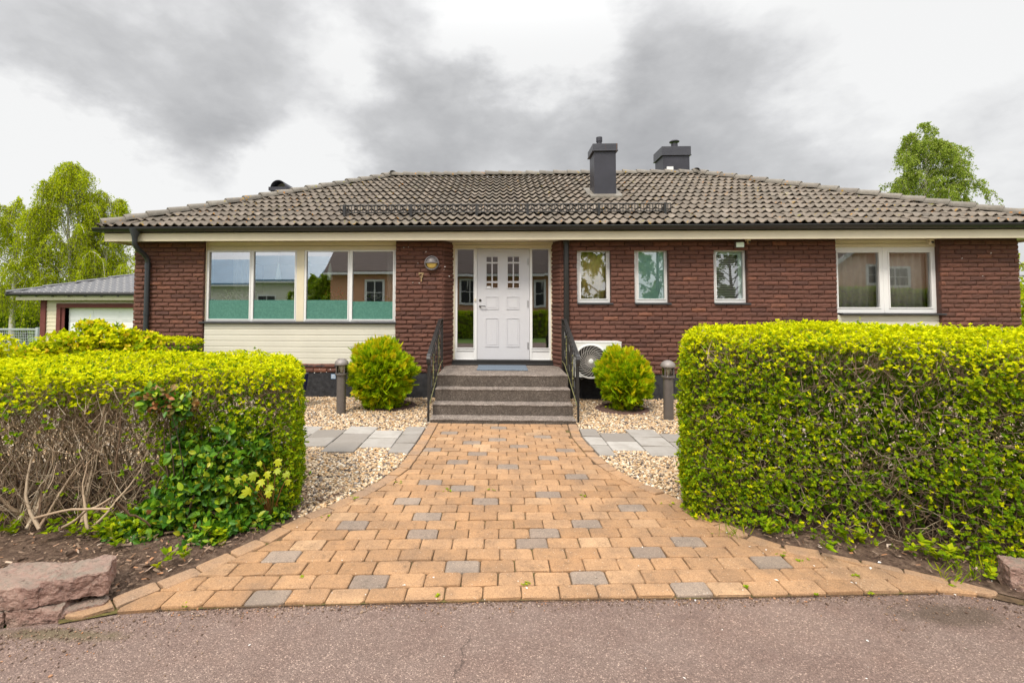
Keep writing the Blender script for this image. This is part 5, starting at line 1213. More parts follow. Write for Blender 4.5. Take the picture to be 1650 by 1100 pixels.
def mk_hedge_right():
    H = Hedge((1.37, 3.72), (5.6, 2.10), (6.3, 3.4), (1.86, 4.86), 1.40, .17)
    t = thing('hedge', 'tall clipped green hedge with yellow new growth on top, right of the paved path', 'hedge', (2.4, 3.9, 0), 'clipped privet hedges at the street')
    um = 3.1
    w, nr, p, dep = H.shell(dict(front=2700, top=3300, end=2700, back=300), ('front', 'top', 'end', 'back'), .05, um)
    z = p[:, 2]/H.h
    # patches where the foliage thins to bare twigs
    gap = np.maximum(clump(w, .05, .45, 3.2, 11), .8*clump(w, .15, .5, 11., 13))*(z < .92)*(p[:, 1] < .3)*(np.clip(p[:, 0]/1.2, .4, 1))
    keep = rng.random(len(w)) > gap*.85; w, nr, p, z, dep = w[keep], nr[keep], p[keep], z[keep], dep[keep]
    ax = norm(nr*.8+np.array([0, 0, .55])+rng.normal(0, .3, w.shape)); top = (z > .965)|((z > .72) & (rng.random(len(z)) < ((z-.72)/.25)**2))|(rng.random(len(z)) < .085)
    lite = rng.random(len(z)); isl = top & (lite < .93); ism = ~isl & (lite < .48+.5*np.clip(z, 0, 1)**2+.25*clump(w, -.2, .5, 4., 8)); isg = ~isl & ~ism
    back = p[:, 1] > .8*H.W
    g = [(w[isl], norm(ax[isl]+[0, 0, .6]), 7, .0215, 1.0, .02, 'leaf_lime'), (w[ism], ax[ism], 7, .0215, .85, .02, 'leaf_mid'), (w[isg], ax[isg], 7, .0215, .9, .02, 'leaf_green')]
    # inner foliage so that the hedge has depth
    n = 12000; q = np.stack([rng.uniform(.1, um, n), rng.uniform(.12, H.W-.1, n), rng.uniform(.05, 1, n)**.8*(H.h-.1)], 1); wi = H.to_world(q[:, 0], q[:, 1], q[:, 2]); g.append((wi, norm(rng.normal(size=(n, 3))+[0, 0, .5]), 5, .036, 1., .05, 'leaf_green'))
    # rest of the hedge outside the picture, coarser
    n = 7000; q = np.stack([rng.uniform(um, H.L, n), np.where(rng.random(n) < .5, rng.exponential(.05, n), rng.uniform(0, H.W, n)), rng.uniform(0, H.h, n)], 1); tp = rng.random(n) < .4; q[tp, 2] = H.h-rng.exponential(.04, tp.sum()); wi = H.to_world(q[:, 0], q[:, 1], q[:, 2]); g.append((wi[tp], np.tile([0, 0, 1.], (tp.sum(), 1)), 6, .05, .9, .03, 'leaf_lime')); g.append((wi[~tp], norm(rng.normal(size=((~tp).sum(), 3))+[0, -.6, .4]), 6, .05, .9, .03, 'leaf_mid'))
    leaf_part(g, 'foliage', t)
    P, R, Q, R2 = hedge_twigs(H, 190, 9000, um, 3); twig_part(P, R, 'stem', 'twig_dark', t); twig_part(Q, R2, 'twigs', 'twig', t)
    return H
HR = mk_hedge_right()
def mk_hedge_left():
    H = Hedge((-1.50, 3.62), (-5.8, 2.30), (-6.4, 3.5), (-1.97, 4.75), 1.135, .15, .0)
    t = thing('hedge', 'low clipped hedge with bare twigs showing low in its front, left of the paved path', 'hedge', (-2.8, 3.9, 0), 'clipped privet hedges at the street')
    um = 2.9
    w, nr, p, dep = H.shell(dict(front=2500, top=3100, end=2500, back=700), ('front', 'top', 'end', 'back'), .05, um); z = p[:, 2]/H.h
    # the far left of the face is nearly bare below its top
    bare = np.clip((p[:, 0]-.75)/.45, 0, 1)*np.clip((1.0-z)/.25, 0, 1)*((p[:, 1] < .55)|(p[:, 0] > 1.))
    bare = np.clip(bare*(1.0-.35*clump(w, .1, .6, 7., 21)*(z > .55)), 0, .985)
    gap = np.maximum(clump(w, .2, .6, 4., 12)*(z < .85)*(p[:, 1] < .3)*.7, bare); keep = rng.random(len(w)) > gap; w, nr, p, z = w[keep], nr[keep], p[keep], z[keep]
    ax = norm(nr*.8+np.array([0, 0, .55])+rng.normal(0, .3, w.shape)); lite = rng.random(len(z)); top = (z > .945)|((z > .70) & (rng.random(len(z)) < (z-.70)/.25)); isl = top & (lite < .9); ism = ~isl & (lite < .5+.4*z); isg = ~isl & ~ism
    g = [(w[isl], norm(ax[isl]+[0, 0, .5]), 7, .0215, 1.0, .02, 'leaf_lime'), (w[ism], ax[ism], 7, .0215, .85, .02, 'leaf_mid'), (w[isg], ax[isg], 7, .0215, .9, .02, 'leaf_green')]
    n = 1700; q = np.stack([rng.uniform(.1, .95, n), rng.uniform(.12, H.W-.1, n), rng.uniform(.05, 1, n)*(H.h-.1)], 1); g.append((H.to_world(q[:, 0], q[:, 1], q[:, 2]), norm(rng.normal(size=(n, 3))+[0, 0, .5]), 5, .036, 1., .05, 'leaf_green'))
    n = 1300; q = np.stack([rng.uniform(.9, um, n), rng.uniform(.1, H.W-.1, n), rng.uniform(.72, .97, n)*H.h], 1); g.append((H.to_world(q[:, 0], q[:, 1], q[:, 2]), norm(rng.normal(size=(n, 3))+[0, 0, .8]), 5, .034, 1., .05, 'leaf_mid'))
    n = 4000; q = np.stack([rng.uniform(um, H.L, n), np.where(rng.random(n) < .5, rng.exponential(.05, n), rng.uniform(0, H.W, n)), rng.uniform(.3, 1, n)*H.h], 1); tp = rng.random(n) < .5; q[tp, 2] = H.h-rng.exponential(.04, tp.sum()); wi = H.to_world(q[:, 0], q[:, 1], q[:, 2]); g.append((wi, norm(rng.normal(0, .4, (n, 3))+[0, 0, 1.]), 6, .05, .9, .03, 'leaf_lime'))
    leaf_part(g, 'foliage', t)
    P, R, Q, R2 = hedge_twigs(H, 170, 4200, um, 5); twig_part(P, R, 'stem', 'twig', t)
    # dense tangle of bare twigs in the thin part
    r = np.random.default_rng(9); N = 3900; m = 6; tt = np.linspace(0, 1, m); u = r.uniform(.6, um, N); v = r.uniform(.0, H.W*.85, N); z0 = r.uniform(.02, .85, N)*H.h; an = r.uniform(0, 2*PI, N); ln = r.uniform(.12, .42, N)
    du, dv, dz = np.cos(an)*.55, np.sin(an)*.35, r.uniform(.25, 1., N)
    U = u[:, None]+du[:, None]*ln[:, None]*tt+r.normal(0, .008, (N, m)).cumsum(1); Vv = np.clip(v[:, None]+dv[:, None]*ln[:, None]*tt+r.normal(0, .008, (N, m)).cumsum(1), -.02, H.W); Z = np.minimum(z0[:, None]+dz[:, None]*ln[:, None]*tt, H.h-.06-.1*r.random((N, 1)))
    T = H.to_world(U.ravel(), Vv.ravel(), Z.ravel()).reshape(N, m, 3); RT = r.uniform(.0015, .0042, N)[:, None]*(1-.6*tt)
    V1, F1 = tubes(Q, R2); V2, F2 = tubes(T, RT); V, Fs, mi = merge([(V1, F1, 0), (V2, F2, 0)]); link('twigs', npmesh('twigs', V, Fs, smooth=True), [M['twig']], t)
    # a few thick grey stems fanning from the foot of the bare part
    S_ = []; SRd = []
    for k in range(26):
        a = PG(random.choice((45, 70, 110, 25, 15))+random.uniform(-14, 14), random.uniform(838, 868), .12); a.y += .12; b = a+Vector((random.gauss(0, .24), random.uniform(.1, .5), random.uniform(.35, .8))); mid = (a+b)/2+Vector((random.gauss(0, .06), random.gauss(0, .06), -.05)); mid += Vector((random.gauss(0, .10), random.gauss(0, .08), 0)); pts = [a*(1-x)**2+mid*2*x*(1-x)+b*x*x+Vector((random.gauss(0, .012), random.gauss(0, .012), random.gauss(0, .008)))*x for x in np.linspace(0, 1, 7)]
        S_.append([p[:] for p in pts]); SRd.append(np.linspace(random.uniform(.007, .013), .002, 7))
    a, b = PG(150, 838, .25), PG(245, 815, .42)
    for (p, q, e) in (((55, 832, .22), (180, 815, .42), .009), ((182, 812, .42), (240, 848, .2), .008), ((100, 850, .15), (185, 800, .45), .009)):
        a, b = PG(p[0], p[1], p[2]), PG(q[0], q[1], q[2]); S_.append([(a+(b-a)*x+Vector((random.gauss(0, .008), random.gauss(0, .01), .012*math.sin(PI*x)+random.gauss(0, .009))))[:] for x in np.linspace(0, 1, 7)]); SRd.append(np.linspace(e, e*.7, 7))
    V, Fc = tubes(np.array(S_), np.array(SRd), 6); link('old_wood', npmesh('old_wood', V, [Fc], smooth=True), [M['twig']], t)
    return H
HL = mk_hedge_left()
def blob_points(cs, n, seed):
    """points in a union of ellipsoids, biased to their surface: cs = [(centre, radii, weight)]"""
    r = np.random.default_rng(seed); w = np.array([c[2] for c in cs], float); w /= w.sum(); k = r.choice(len(cs), n, p=w); d = norm(r.normal(size=(n, 3))); rr = r.random(n)**.28
    c = np.array([c[0] for c in cs])[k]; R = np.array([c[1] for c in cs])[k]; return c+d*R*rr[:, None], norm(d/R)
def mk_cotoneaster():
    t = thing('cotoneaster_shrub', 'dark glossy leaved shrub growing out of the front of the low hedge', 'shrub', (-2.3, 3.3, .05))
    at = lambda px, py, Y: PY(px, py, Y)
    cs = []
    for (px, py, Y, rx, ry, rz, w) in ((345, 760, 3.42, .26, .20, .22, 3), (300, 800, 3.36, .24, .20, .18, 2.6), (390, 790, 3.5, .22, .18, .20, 2.2), (255, 830, 3.28, .20, .16, .12, 1.4), (340, 840, 3.34, .25, .16, .12, 2.2), (420, 720, 3.55, .13, .14, .16, 1.0), (300, 720, 3.42, .16, .15, .15, 1.2), (375, 690, 3.5, .11, .13, .10, .8), (215, 850, 3.22, .14, .12, .08, .6), (440, 800, 3.60, .10, .1, .13, .7), (255, 640, 3.30, .14, .14, .10, 1.5), (290, 655, 3.32, .10, .12, .08, .8), (225, 875, 3.12, .12, .10, .05, .3), (285, 890, 3.10, .10, .08, .05, .5), (200, 868, 3.16, .16, .12, .08, .8), (330, 872, 3.22, .16, .12, .07, .9), (400, 845, 3.42, .16, .12, .09, .9), (440, 830, 3.55, .10, .08, .08, .5)):
        c = at(px, py, Y); cs.append(((c.x, c.y, c.z), (rx, ry, rz), w))
    P, d = blob_points(cs, 1900, 31); A = norm(d+np.array([0, -.35, .25])+rng.normal(0, .45, P.shape)); red = (P[:, 2] > .80)&(rng.random(len(P)) < .35)|(rng.random(len(P)) < .03)
    leaf_part([(P[~red], A[~red], 6, .052, .9, .10, 'leaf_gloss'), (P[red], A[red], 5, .04, .8, .05, 'leaf_red')], 'foliage', t, OVAL)
    S_ = []; R_ = []
    for k in range(60):
        a = Vector((-2.25+random.gauss(0, .15), 3.42+random.gauss(0, .08), .08)); b = Vector(P[random.randrange(len(P))]); m = (a+b)/2+Vector((random.gauss(0, .08), random.gauss(0, .08), .05)); S_.append([(a*(1-x)**2+m*2*x*(1-x)+b*x*x)[:] for x in np.linspace(0, 1, 7)]); R_.append(np.linspace(random.uniform(.004, .009), .0015, 7))
    V, Fc = tubes(np.array(S_), np.array(R_), 5); link('branches', npmesh('branches', V, [Fc], smooth=True), [M['twig_dark']], t)
mk_cotoneaster()
def mk_maple():
    t = thing('maple_seedling', 'yellow green maple seedling with lobed leaves at the path end of the low hedge', 'seedling', (-1.65, 3.55, 0.02))
    ang = np.linspace(-PI*.78, PI*.78, 21); rad_ = np.array([.42, .5, .36, .62, .80, .60, .44, .74, .96, .72, 1.12, .72, .96, .74, .44, .60, .80, .62, .36, .5, .42])
    tv = np.concatenate([[(0, .3, .03)], np.stack([rad_*.62*np.sin(ang), .35+rad_*.62*np.cos(ang), -.10*rad_**2], 1)]); tf = np.array([(0, i+1, i, ) for i in range(1, 21)]+[(0, 1, 21)])
    P = []; A = []
    for (px, py, Y) in ((420, 770, 3.42), (432, 758, 3.44), (410, 755, 3.42), (428, 790, 3.40), (415, 782, 3.43), (440, 775, 3.46), (398, 762, 3.42), (470, 758, 3.55), (462, 772, 3.52), (380, 770, 3.40), (450, 735, 3.52), (405, 790, 3.4), (365, 768, 3.36), (445, 750, 3.46), (425, 742, 3.46)):
        P.append(PY(px+random.uniform(-4, 4), py+random.uniform(-4, 4), Y-.10)[:]); A.append((random.gauss(0, .5), -.5, random.gauss(-.7, .3)))
    P = np.array(P); N = len(P); Mx = frames(norm(np.array(A)), norm(np.tile([0, -1., .5], (N, 1))+rng.normal(0, .25, (N, 3))))*rng.uniform(.045, .085, (N, 1, 1)); V, Fc = inst(tv, tf, Mx, P); link('leaves', npmesh('leaves', V, [Fc]), [M['leaf_maple']], t)
    S_ = [[(np.array((-1.66, 3.55, .03))*(1-x)+p*x+np.array([0, 0, .05*math.sin(PI*x)])).tolist() for x in np.linspace(0, 1, 6)] for p in P]; V, Fc = tubes(np.array(S_), np.tile(np.linspace(.004, .0015, 6), (N, 1)), 5); link('stem', npmesh('stem', V, [Fc]), [M['leaf_red']], t)
mk_maple()
def mk_ground_cover():
    P = []; 
    for (px, py, s, n) in ((150, 860, 26, 26), (190, 880, 22, 18), (120, 880, 22, 12), (330, 865, 22, 14), (300, 905, 8, 4), (420, 835, 18, 14), (265, 915, 5, 3), (20, 870, 18, 8), (245, 858, 22, 12), (1540, 905, 20, 10), (1350, 880, 18, 10), (1230, 858, 14, 8), (1480, 900, 20, 8), (1600, 930, 14, 6)):
        for _ in range(n): q = PG(px+random.gauss(0, s), py+random.gauss(0, s*.35), .03); P.append((q.x, q.y, .05+soil_h(q.x, q.y)+random.uniform(0, .08)))
    P = np.array(P); o = leaf_part([(P, np.tile([0, 0, 1.], (len(P), 1))+rng.normal(0, .3, P.shape), 7, .05, 1.2, .03, 'leaf_mid')], 'ground_cover', None, LEAF); stuff(o); o['label'] = 'small green weeds growing in the soil under the hedges'
    # moss tufts and weeds in the joints, grass blades at the hedge foot
    P = []
    for (px, py) in ((797, 788), (490, 930), (640, 775), (565, 800), (520, 830), (705, 960), (1290, 905), (1265, 892), (1205, 945), (1312, 958), (724, 790), (845, 940), (300, 975), (1380, 930), (940, 800), (1075, 812), (1540, 945), (1400, 958)):
        for _ in range(4): q = PG(px+random.gauss(0, 5), py+random.gauss(0, 1.5), .02); P.append((q.x, q.y, .024))
    P = np.array(P); o = leaf_part([(P, np.tile([0, 0, 1.], (len(P), 1)), 6, .016, 1.6, .004, 'leaf_mid')], 'weeds', None, LEAF); stuff(o); o['label'] = 'tiny weeds and moss in the joints of the paving'
    n = 90; px = np.concatenate([rng.normal(1545, 22, n//2), rng.normal(1600, 20, n//4), rng.normal(1180, 15, n//4)]); Q = np.array([PG(a, 925+rng.normal(0, 8) if a > 1400 else 862+rng.normal(0, 4), .02)[:] for a in px]); tv = np.array([(-.03, 0, 0), (.03, 0, 0), (.02, .6, .1), (0, 1, .3)]); Mx = frames(norm(rng.normal(0, .35, (len(Q), 3))+[0, 0, 1.]), norm(rng.normal(size=(len(Q), 3))))*rng.uniform(.03, .10, (len(Q), 1, 1)); V, Fc = inst(tv, np.array([(0, 1, 2, 3)]), Mx, Q); o = link('grass_blades', npmesh('grass_blades', V, [Fc]), [M['leaf_mid']]); stuff(o)
    # fallen petals
    px = [(325, 980), (654, 942), (1384, 936), (1380, 938), (1206, 880), (960, 930), (1120, 965), (1555, 1044), (1100, 1090), (480, 848), (1035, 880), (850, 948), (1370, 937), (700, 930), (1310, 910), (1228, 890), (1234, 884), (1403, 913), (1255, 935), (1537, 956), (1636, 949), (1420, 905), (400, 1040), (1395, 1030), (1600, 935), (1170, 858)]+[(random.uniform(500, 1400), random.uniform(880, 970)) for _ in range(26)]+[(random.uniform(100, 1600), random.uniform(985, 1095)) for _ in range(10)]
    Q = np.array([PG(a, b, .028)[:] if b < 968 else PG(a, b, .004)[:] for a, b in px]); N = len(Q); sc = np.where(np.arange(N) < 26, rng.uniform(.012, .026, N), rng.uniform(.005, .010, N)); Mx = frames(norm(rng.normal(size=(N, 3))*[1, 1, .1]), norm(rng.normal(0, .2, (N, 3))+[0, 0, 1.]))*sc[:, None, None]; V, Fc = inst(LEAF[0], LEAF[1], Mx, Q); o = link('fallen_petals', npmesh('fallen_petals', V, [Fc]), [M['flower_w']]); stuff(o); o['label'] = 'white petals fallen on the paving and the road'
mk_ground_cover()
def mk_globe(c, rx, rz, zc, label, seed):
    r = np.random.default_rng(seed); t = thing('globe_thuja', label, 'shrub', (c[0], c[1], 0), 'golden globe shrubs by the steps'); n = 2300
    d = norm(r.normal(size=(n, 3))); d[:, 2] = np.maximum(d[:, 2], -.93); k = 1+.20*fbm(d*1., 3.5, seed)+.15*fbm(d, 10., seed+1)+.10*np.exp(-((d[:, 0]-.05)**2+d[:, 1]**2)/.03)*(d[:, 2] > 0); sh = 1-r.exponential(.10, n); sh = np.where(r.random(n) < .25, r.uniform(.2, .85, n), sh); sh = np.clip(sh, .2, 1.04)
    taper = np.where(d[:, 2] < 0, 1-.28*(d[:, 2]**2), 1-.10*d[:, 2]**2)
    P = np.array([c[0], c[1], zc])+d*np.stack([rx*taper, rx*taper, np.full(n, rz)], 1)*(k*sh)[:, None]
    A = norm(d*.9+np.array([0, 0, .55])+r.normal(0, .25, (n, 3)))
    # one flat spray: a feather of narrow scale-leaf blades
    tv = []; tf = []
    for (x0, y0, an, L) in [(0, 0, 0, 1.)]+[(0, .15+.13*i, sg*(.75-.05*i), .62-.075*i) for i in range(5) for sg in (-1, 1)]:
        b = len(tv); dx, dy = math.sin(an), math.cos(an); px_, py_ = dy*.045, -dx*.045
        tv += [(x0-px_*.6, y0-py_*.6, 0), (x0+dx*L*.5+px_*1.2, y0+dy*L*.5+py_*1.2, .02), (x0+dx*L, y0+dy*L, -.05), (x0+dx*L*.5-px_*1.2, y0+dy*L*.5-py_*1.2, .02)]; tf.append((b, b+1, b+2, b+3))
    tv = np.array(tv, float); tf = np.array(tf); nr = norm(np.cross(A, r.normal(size=(n, 3)))); Mx = frames(A, nr)*(r.uniform(.09, .19, (n, 1, 1))*np.where(sh > .93, 1.12, 1)[:, None, None])
    tip = (sh > .9)&(r.random(n) < .14+.38*np.clip(d[:, 2]+.1, 0, 1)); V1, F1 = inst(tv, tf, Mx[~tip], P[~tip]); V2, F2 = inst(tv, tf, Mx[tip], P[tip]); V, Fs, mi = merge([(V1, F1, 0), (V2, F2, 1)]); link('foliage', npmesh('foliage', V, Fs, mi), [M['leaf_thuja'], M['leaf_thuja_tip']], t)
    S_ = []; R_ = []
    for k in range(70):
        b = P[r.integers(n)]; a = np.array([c[0]+r.normal(0, .02), c[1]+r.normal(0, .02), .02]); m = a*.4+b*.6; m[2] -= .12; S_.append([(a*(1-x)**2+m*2*x*(1-x)+b*x*x).tolist() for x in np.linspace(0, 1, 6)]); R_.append(np.linspace(.012, .002, 6))
    V, Fc = tubes(np.array(S_), np.array(R_), 5); link('branches', npmesh('branches', V, [Fc]), [M['twig_dark']], t)
    mb = MB(); mb.tube([(c[0], c[1], -.02), (c[0], c[1], .25)], [.035, .025], 8); mb.build('trunk', 'bark', t)
mk_globe((-1.83, 7.50), .365, .44, .55, 'larger golden globe shrub left of the entrance steps', 41)
mk_globe((1.93, 7.62), .31, .335, .475, 'smaller golden globe shrub in front of the heat pump right of the steps', 42)
def mk_yellow_shrub():
    cs = []; Y = 6.2
    for (px, py, Yy, rx, ry, rz, w) in ((120, 555, 6.1, .42, .35, .20, 2.4), (175, 548, 6.2, .40, .35, .22, 2.2), (75, 565, 6.0, .35, .3, .14, 1.4), (225, 562, 6.3, .35, .3, .18, 1.5), (150, 525, 6.2, .20, .2, .09, .7), (205, 538, 6.2, .16, .2, .08, .5), (240, 545, 6.4, .14, .15, .10, .6), (60, 575, 6, .3, .3, .1, .6)):
        c = PY(px, py, Yy); cs.append(((c.x, c.y, c.z), (rx, ry, rz), w))
    t = thing('flowering_shrub', 'sprawling lime green shrub with yellow flowers in front of the garage door', 'shrub', (XA(150, Y), Y, 0)); P, d = blob_points(cs, 1700, 51); A = norm(d+rng.normal(0, .5, P.shape)+[0, 0, .4]); fl = rng.random(len(P)) < .16; dk = rng.random(len(P)) < .35
    leaf_part([(P[~fl & ~dk], A[~fl & ~dk], 6, .06, .9, .05, 'leaf_lime'), (P[dk & ~fl], A[dk & ~fl], 6, .06, .9, .06, 'leaf_mid'), (P[fl], A[fl], 5, .045, .8, .02, 'flower_y')], 'foliage', t)
    S_ = []; R_ = []; base = np.array([XA(150, Y), Y, .02])
    for k in range(150):
        b = P[rng.integers(len(P))]; a = base+rng.normal(0, .25, 3)*[1, .6, 0]; m = (a+b)/2; m[2] = b[2]+.05; S_.append([(a*(1-x)**2+m*2*x*(1-x)+b*x*x).tolist() for x in np.linspace(0, 1, 7)]); R_.append(np.linspace(.009, .002, 7))
    V, Fc = tubes(np.array(S_), np.array(R_), 4); link('branches', npmesh('branches', V, [Fc]), [M['twig_dark']], t)
    # small clipped hedge against the left wall pier
    a, b = XA(200, 7.6, 560), XA(301, 7.5, 560); zt = PY(270, 548, 7.5).z; H = Hedge((b, 7.45), (a-.6, 7.45), (a-.6, 7.95), (b, 7.95), zt, .07); t = thing('hedge', 'small box hedge clipped square against the left brick pier', 'hedge', ((a+b)/2, 7.7, 0))
    w, nr, p, dep = H.shell(dict(front=1300, top=1600, end=1300, back=200), ('front', 'top', 'end', 'back'), .03); tp = p[:, 2] > zt*.93; A = norm(nr+[0, 0, .4]+rng.normal(0, .3, w.shape)); leaf_part([(w[tp], A[tp], 6, .03, .9, .02, 'leaf_lime'), (w[~tp], A[~tp], 6, .03, .9, .02, 'leaf_green')], 'foliage', t)
    Pm, R, Q, R2 = hedge_twigs(H, 30, 200, H.L, 8); twig_part(Pm, R, 'stem', 'twig_dark', t)
    # leafy bush peeping in at the left edge
    c = PY(-2, 560, 6.4); t = thing('garden_bush', 'small lime bush cut off by the left picture edge beside the mesh fence', 'shrub', (c.x, 6.4, 0)); P, d = blob_points([((c.x-.12, 6.4, c.z-.02), (.30, .3, .24), 1), ((c.x-.2, 6.4, c.z-.4), (.4, .35, .4), 1)], 420, 52); leaf_part([(P, norm(d+[0, 0, .5]), 6, .06, .9, .05, 'leaf_lime')], 'foliage', t)
    S_ = [[(np.array([c.x-.2, 6.4, 0])*(1-x)+p*x).tolist() for x in np.linspace(0, 1, 5)] for p in P[:40]]; V, Fc = tubes(np.array(S_), np.tile(np.linspace(.008, .002, 5), (40, 1)), 4); link('branches', npmesh('branches', V, [Fc]), [M['twig_dark']], t)
mk_yellow_shrub()

# ------------------------------------------------------------------ GARAGE, FENCE
def mk_garage():
    Y = 17.; x0, x1 = XA(68, Y, 520), XA(68, Y, 520)+6.4; gz = -.5; X = lambda q: XA(q, Y, 520); Z = lambda q: PY(120, q, Y).z
    t = thing('garage', 'cream and dark red garage with white sectional door and low grey tiled roof', 'garage', ((x0+x1)/2, Y, gz))
    dx0, dx1, dz = X(103.5), X(103.5)+4.9, Z(496)
    mb = MB(); ztop = Z(484)
    mb.holed([x0, x1], [gz-.3, ztop+.05], [(dx0-.0, dx1, gz-.4, dz)], Y+.02, Y+.18)
    mb.box(x0, x0+.16, Y+.181, Y+6, gz-.3, ztop+.05); mb.box(x1-.16, x1, Y+.181, Y+6, gz-.3, ztop+.05); mb.box(x0+.161, x1-.161, Y+5.84, Y+6, gz-.3, ztop+.05); mb.build('wall', 'cream', t)
    mb = MB(); n = 16; h = .14
    for k in range(n):
        za = gz+k*h; zb = min(za+h, ztop)
        if zb <= za: break
        for (a, b) in ((x0+.15, dx0-.28), (dx1+.28, x1-.15)): mb.prism([(Y+.019, za), (Y-.004, za), (Y+.010, zb-.004), (Y+.019, zb-.004)], a, b, 'x')
    mb.prism([(Y+.019, dz+.16), (Y-.004, dz+.16), (Y+.01, ztop), (Y+.019, ztop)], x0+.15, x1-.15, 'x'); mb.build('weatherboard', 'cream', t)
    mb = MB(); mb.box(x0-.04, x0+.149, Y-.05, Y+.018, gz, ztop-.001); mb.box(x1-.149, x1+.04, Y-.05, Y+.018, gz, ztop-.001); mb.box(dx0-.27, dx0-.12, Y-.045, Y+.018, gz, dz); mb.box(dx1+.12, dx1+.27, Y-.045, Y+.018, gz, dz); mb.box(dx0-.28, dx1+.28, Y-.045, Y+.018, dz+.005, dz+.155); mb.box(dx0-.12, dx0+.0, Y+.0, Y+.30, gz, dz); mb.box(dx1, dx1+.12, Y, Y+.3, gz, dz); mb.build('corner_board', 'redpaint', t)
    mb = MB(); sh = .5
    k = 0; zz = dz
    while zz > gz:
        z2 = max(zz-sh, gz); mb.box(dx0+.02, dx1-.01, Y+.16, Y+.20, z2+.006, zz-.002)
        for j in range(5):
            xa = dx0+.08+j*.97; mb.box(xa, xa+.86, Y+.150, Y+.159, z2+.06, zz-.06)
        zz -= sh
    mb.build('garage_door', 'doorwhite', t, bevel=.008)
    # hipped roof
    ex0 = XA(10, Y-.45, 474); ze = PY(60, 473, Y-.45).z; e = PY(218, 452, Y+2.6)
    tp = math.tan(rad(17)); D = 7.0; x_end = x1+.5; sr = D/2; r1 = (ex0+sr, Y-.45+sr, ze+sr*tp); r2 = (x_end-sr, Y-.45+sr, ze+sr*tp)
    mb = MB(); c = [(ex0, Y-.45, ze), (x_end, Y-.45, ze), (x_end, Y-.45+D, ze), (ex0, Y-.45+D, ze)]
    # pressed metal tile profile on the front slope
    V = []; F = []; wv = .265; nu = int((x_end-ex0)/wv*8); rows = int(sr/.33)+1
    lines = []
    for r in range(rows+1):
        for (vv, ww) in ((r*.33, .03), (r*.33+.02, .055)) if r < rows else ((sr, .01),): lines.append((min(vv, sr), ww))
    for (vv, ww) in lines:
        for i in range(nu+1):
            a, b = ex0+vv, x_end-vv; x = ex0+(x_end-ex0)*i/nu; x = min(max(x, a), b); V.append((x, Y-.45+vv, ze+vv*tp+ww+.022*math.cos(2*PI*(x-ex0)/wv)))
    for j in range(len(lines)-1):
        for i in range(nu): F.append((j*(nu+1)+i, j*(nu+1)+i+1, (j+1)*(nu+1)+i+1, (j+1)*(nu+1)+i))
    mb.add(V, F); mb.add(c+[r1, r2], [(0, 1, 5, 4), (1, 2, 5), (2, 3, 4, 5), (3, 0, 4)]); rf = mb.build('roof', 'gtile', t)
    mb = MB(); caps(mb, (c[0][0], c[0][1], ze+.05), (r1[0], r1[1], r1[2]+.05), .08, 1.0, .98); caps(mb, (r1[0], r1[1], r1[2]+.05), (r2[0], r2[1], r2[2]+.05), .08, 1., .98); mb.build('ridge_cap', 'gtile', rf)
    mb = MB(); fz = Z(484.5); mb.box(ex0+.22, x_end-.1, Y-.32, Y-.29, fz+.02, ze+.0); mb.box(ex0+.22, ex0+.25, Y-.289, Y+6.3, fz+.02, ze); mb.build('fascia', 'cream', t)
    mb = MB(); mb.tube([(ex0-.02, Y-.40, ze-.01), (x_end, Y-.40, ze-.01)], .075, 10)
    for k in range(12): mb.box(ex0+.4+k*.6, ex0+.43+k*.6, Y-.40, Y-.33, ze-.11, ze-.06)
    mb.build('gutter', 'gutter', t)
    mb = MB(); mb.box(ex0+.26, x_end-.12, Y-.288, Y+.018, ztop+.0, ztop+.03); mb.build('soffit', 'redpaint', t)
mk_garage()
def mk_fence():
    Y = 14.; xa, xb = -22., XA(62, Y, 545); z1, z0 = PY(30, 529, Y).z, PY(30, 566, Y).z; t = thing('mesh_fence', 'grey steel mesh fence between the garden and the garage drive', 'fence', ((xa+xb)/2, Y, -.4)); n = 4
    mb = MB(); mb.box(xa, xb, Y-.03, Y+.03, z1-.045, z1); mb.box(xa, xb, Y-.03, Y+.03, z0, z0+.045); mb.build('rail', 'fence', t)
    mb = MB(); x = xa
    while x < xb: mb.box(x-.004, x+.004, Y-.004, Y+.004, z0+.045, z1-.045); x += .055
    z = z0+.1
    while z < z1-.05: mb.box(xa, xb, Y-.0085, Y-.0045, z-.005, z+.005); z += .075
    mb.build('wire_mesh', 'fence', t)
    for k in range(n+1): mb = MB(); x = xa+.04+(xb-xa-.08)*k/n; mb.box(x-.035, x+.035, Y-.032, Y+.032, -.65, z1+.03); mb.build('post', 'fence', t)
mk_fence()

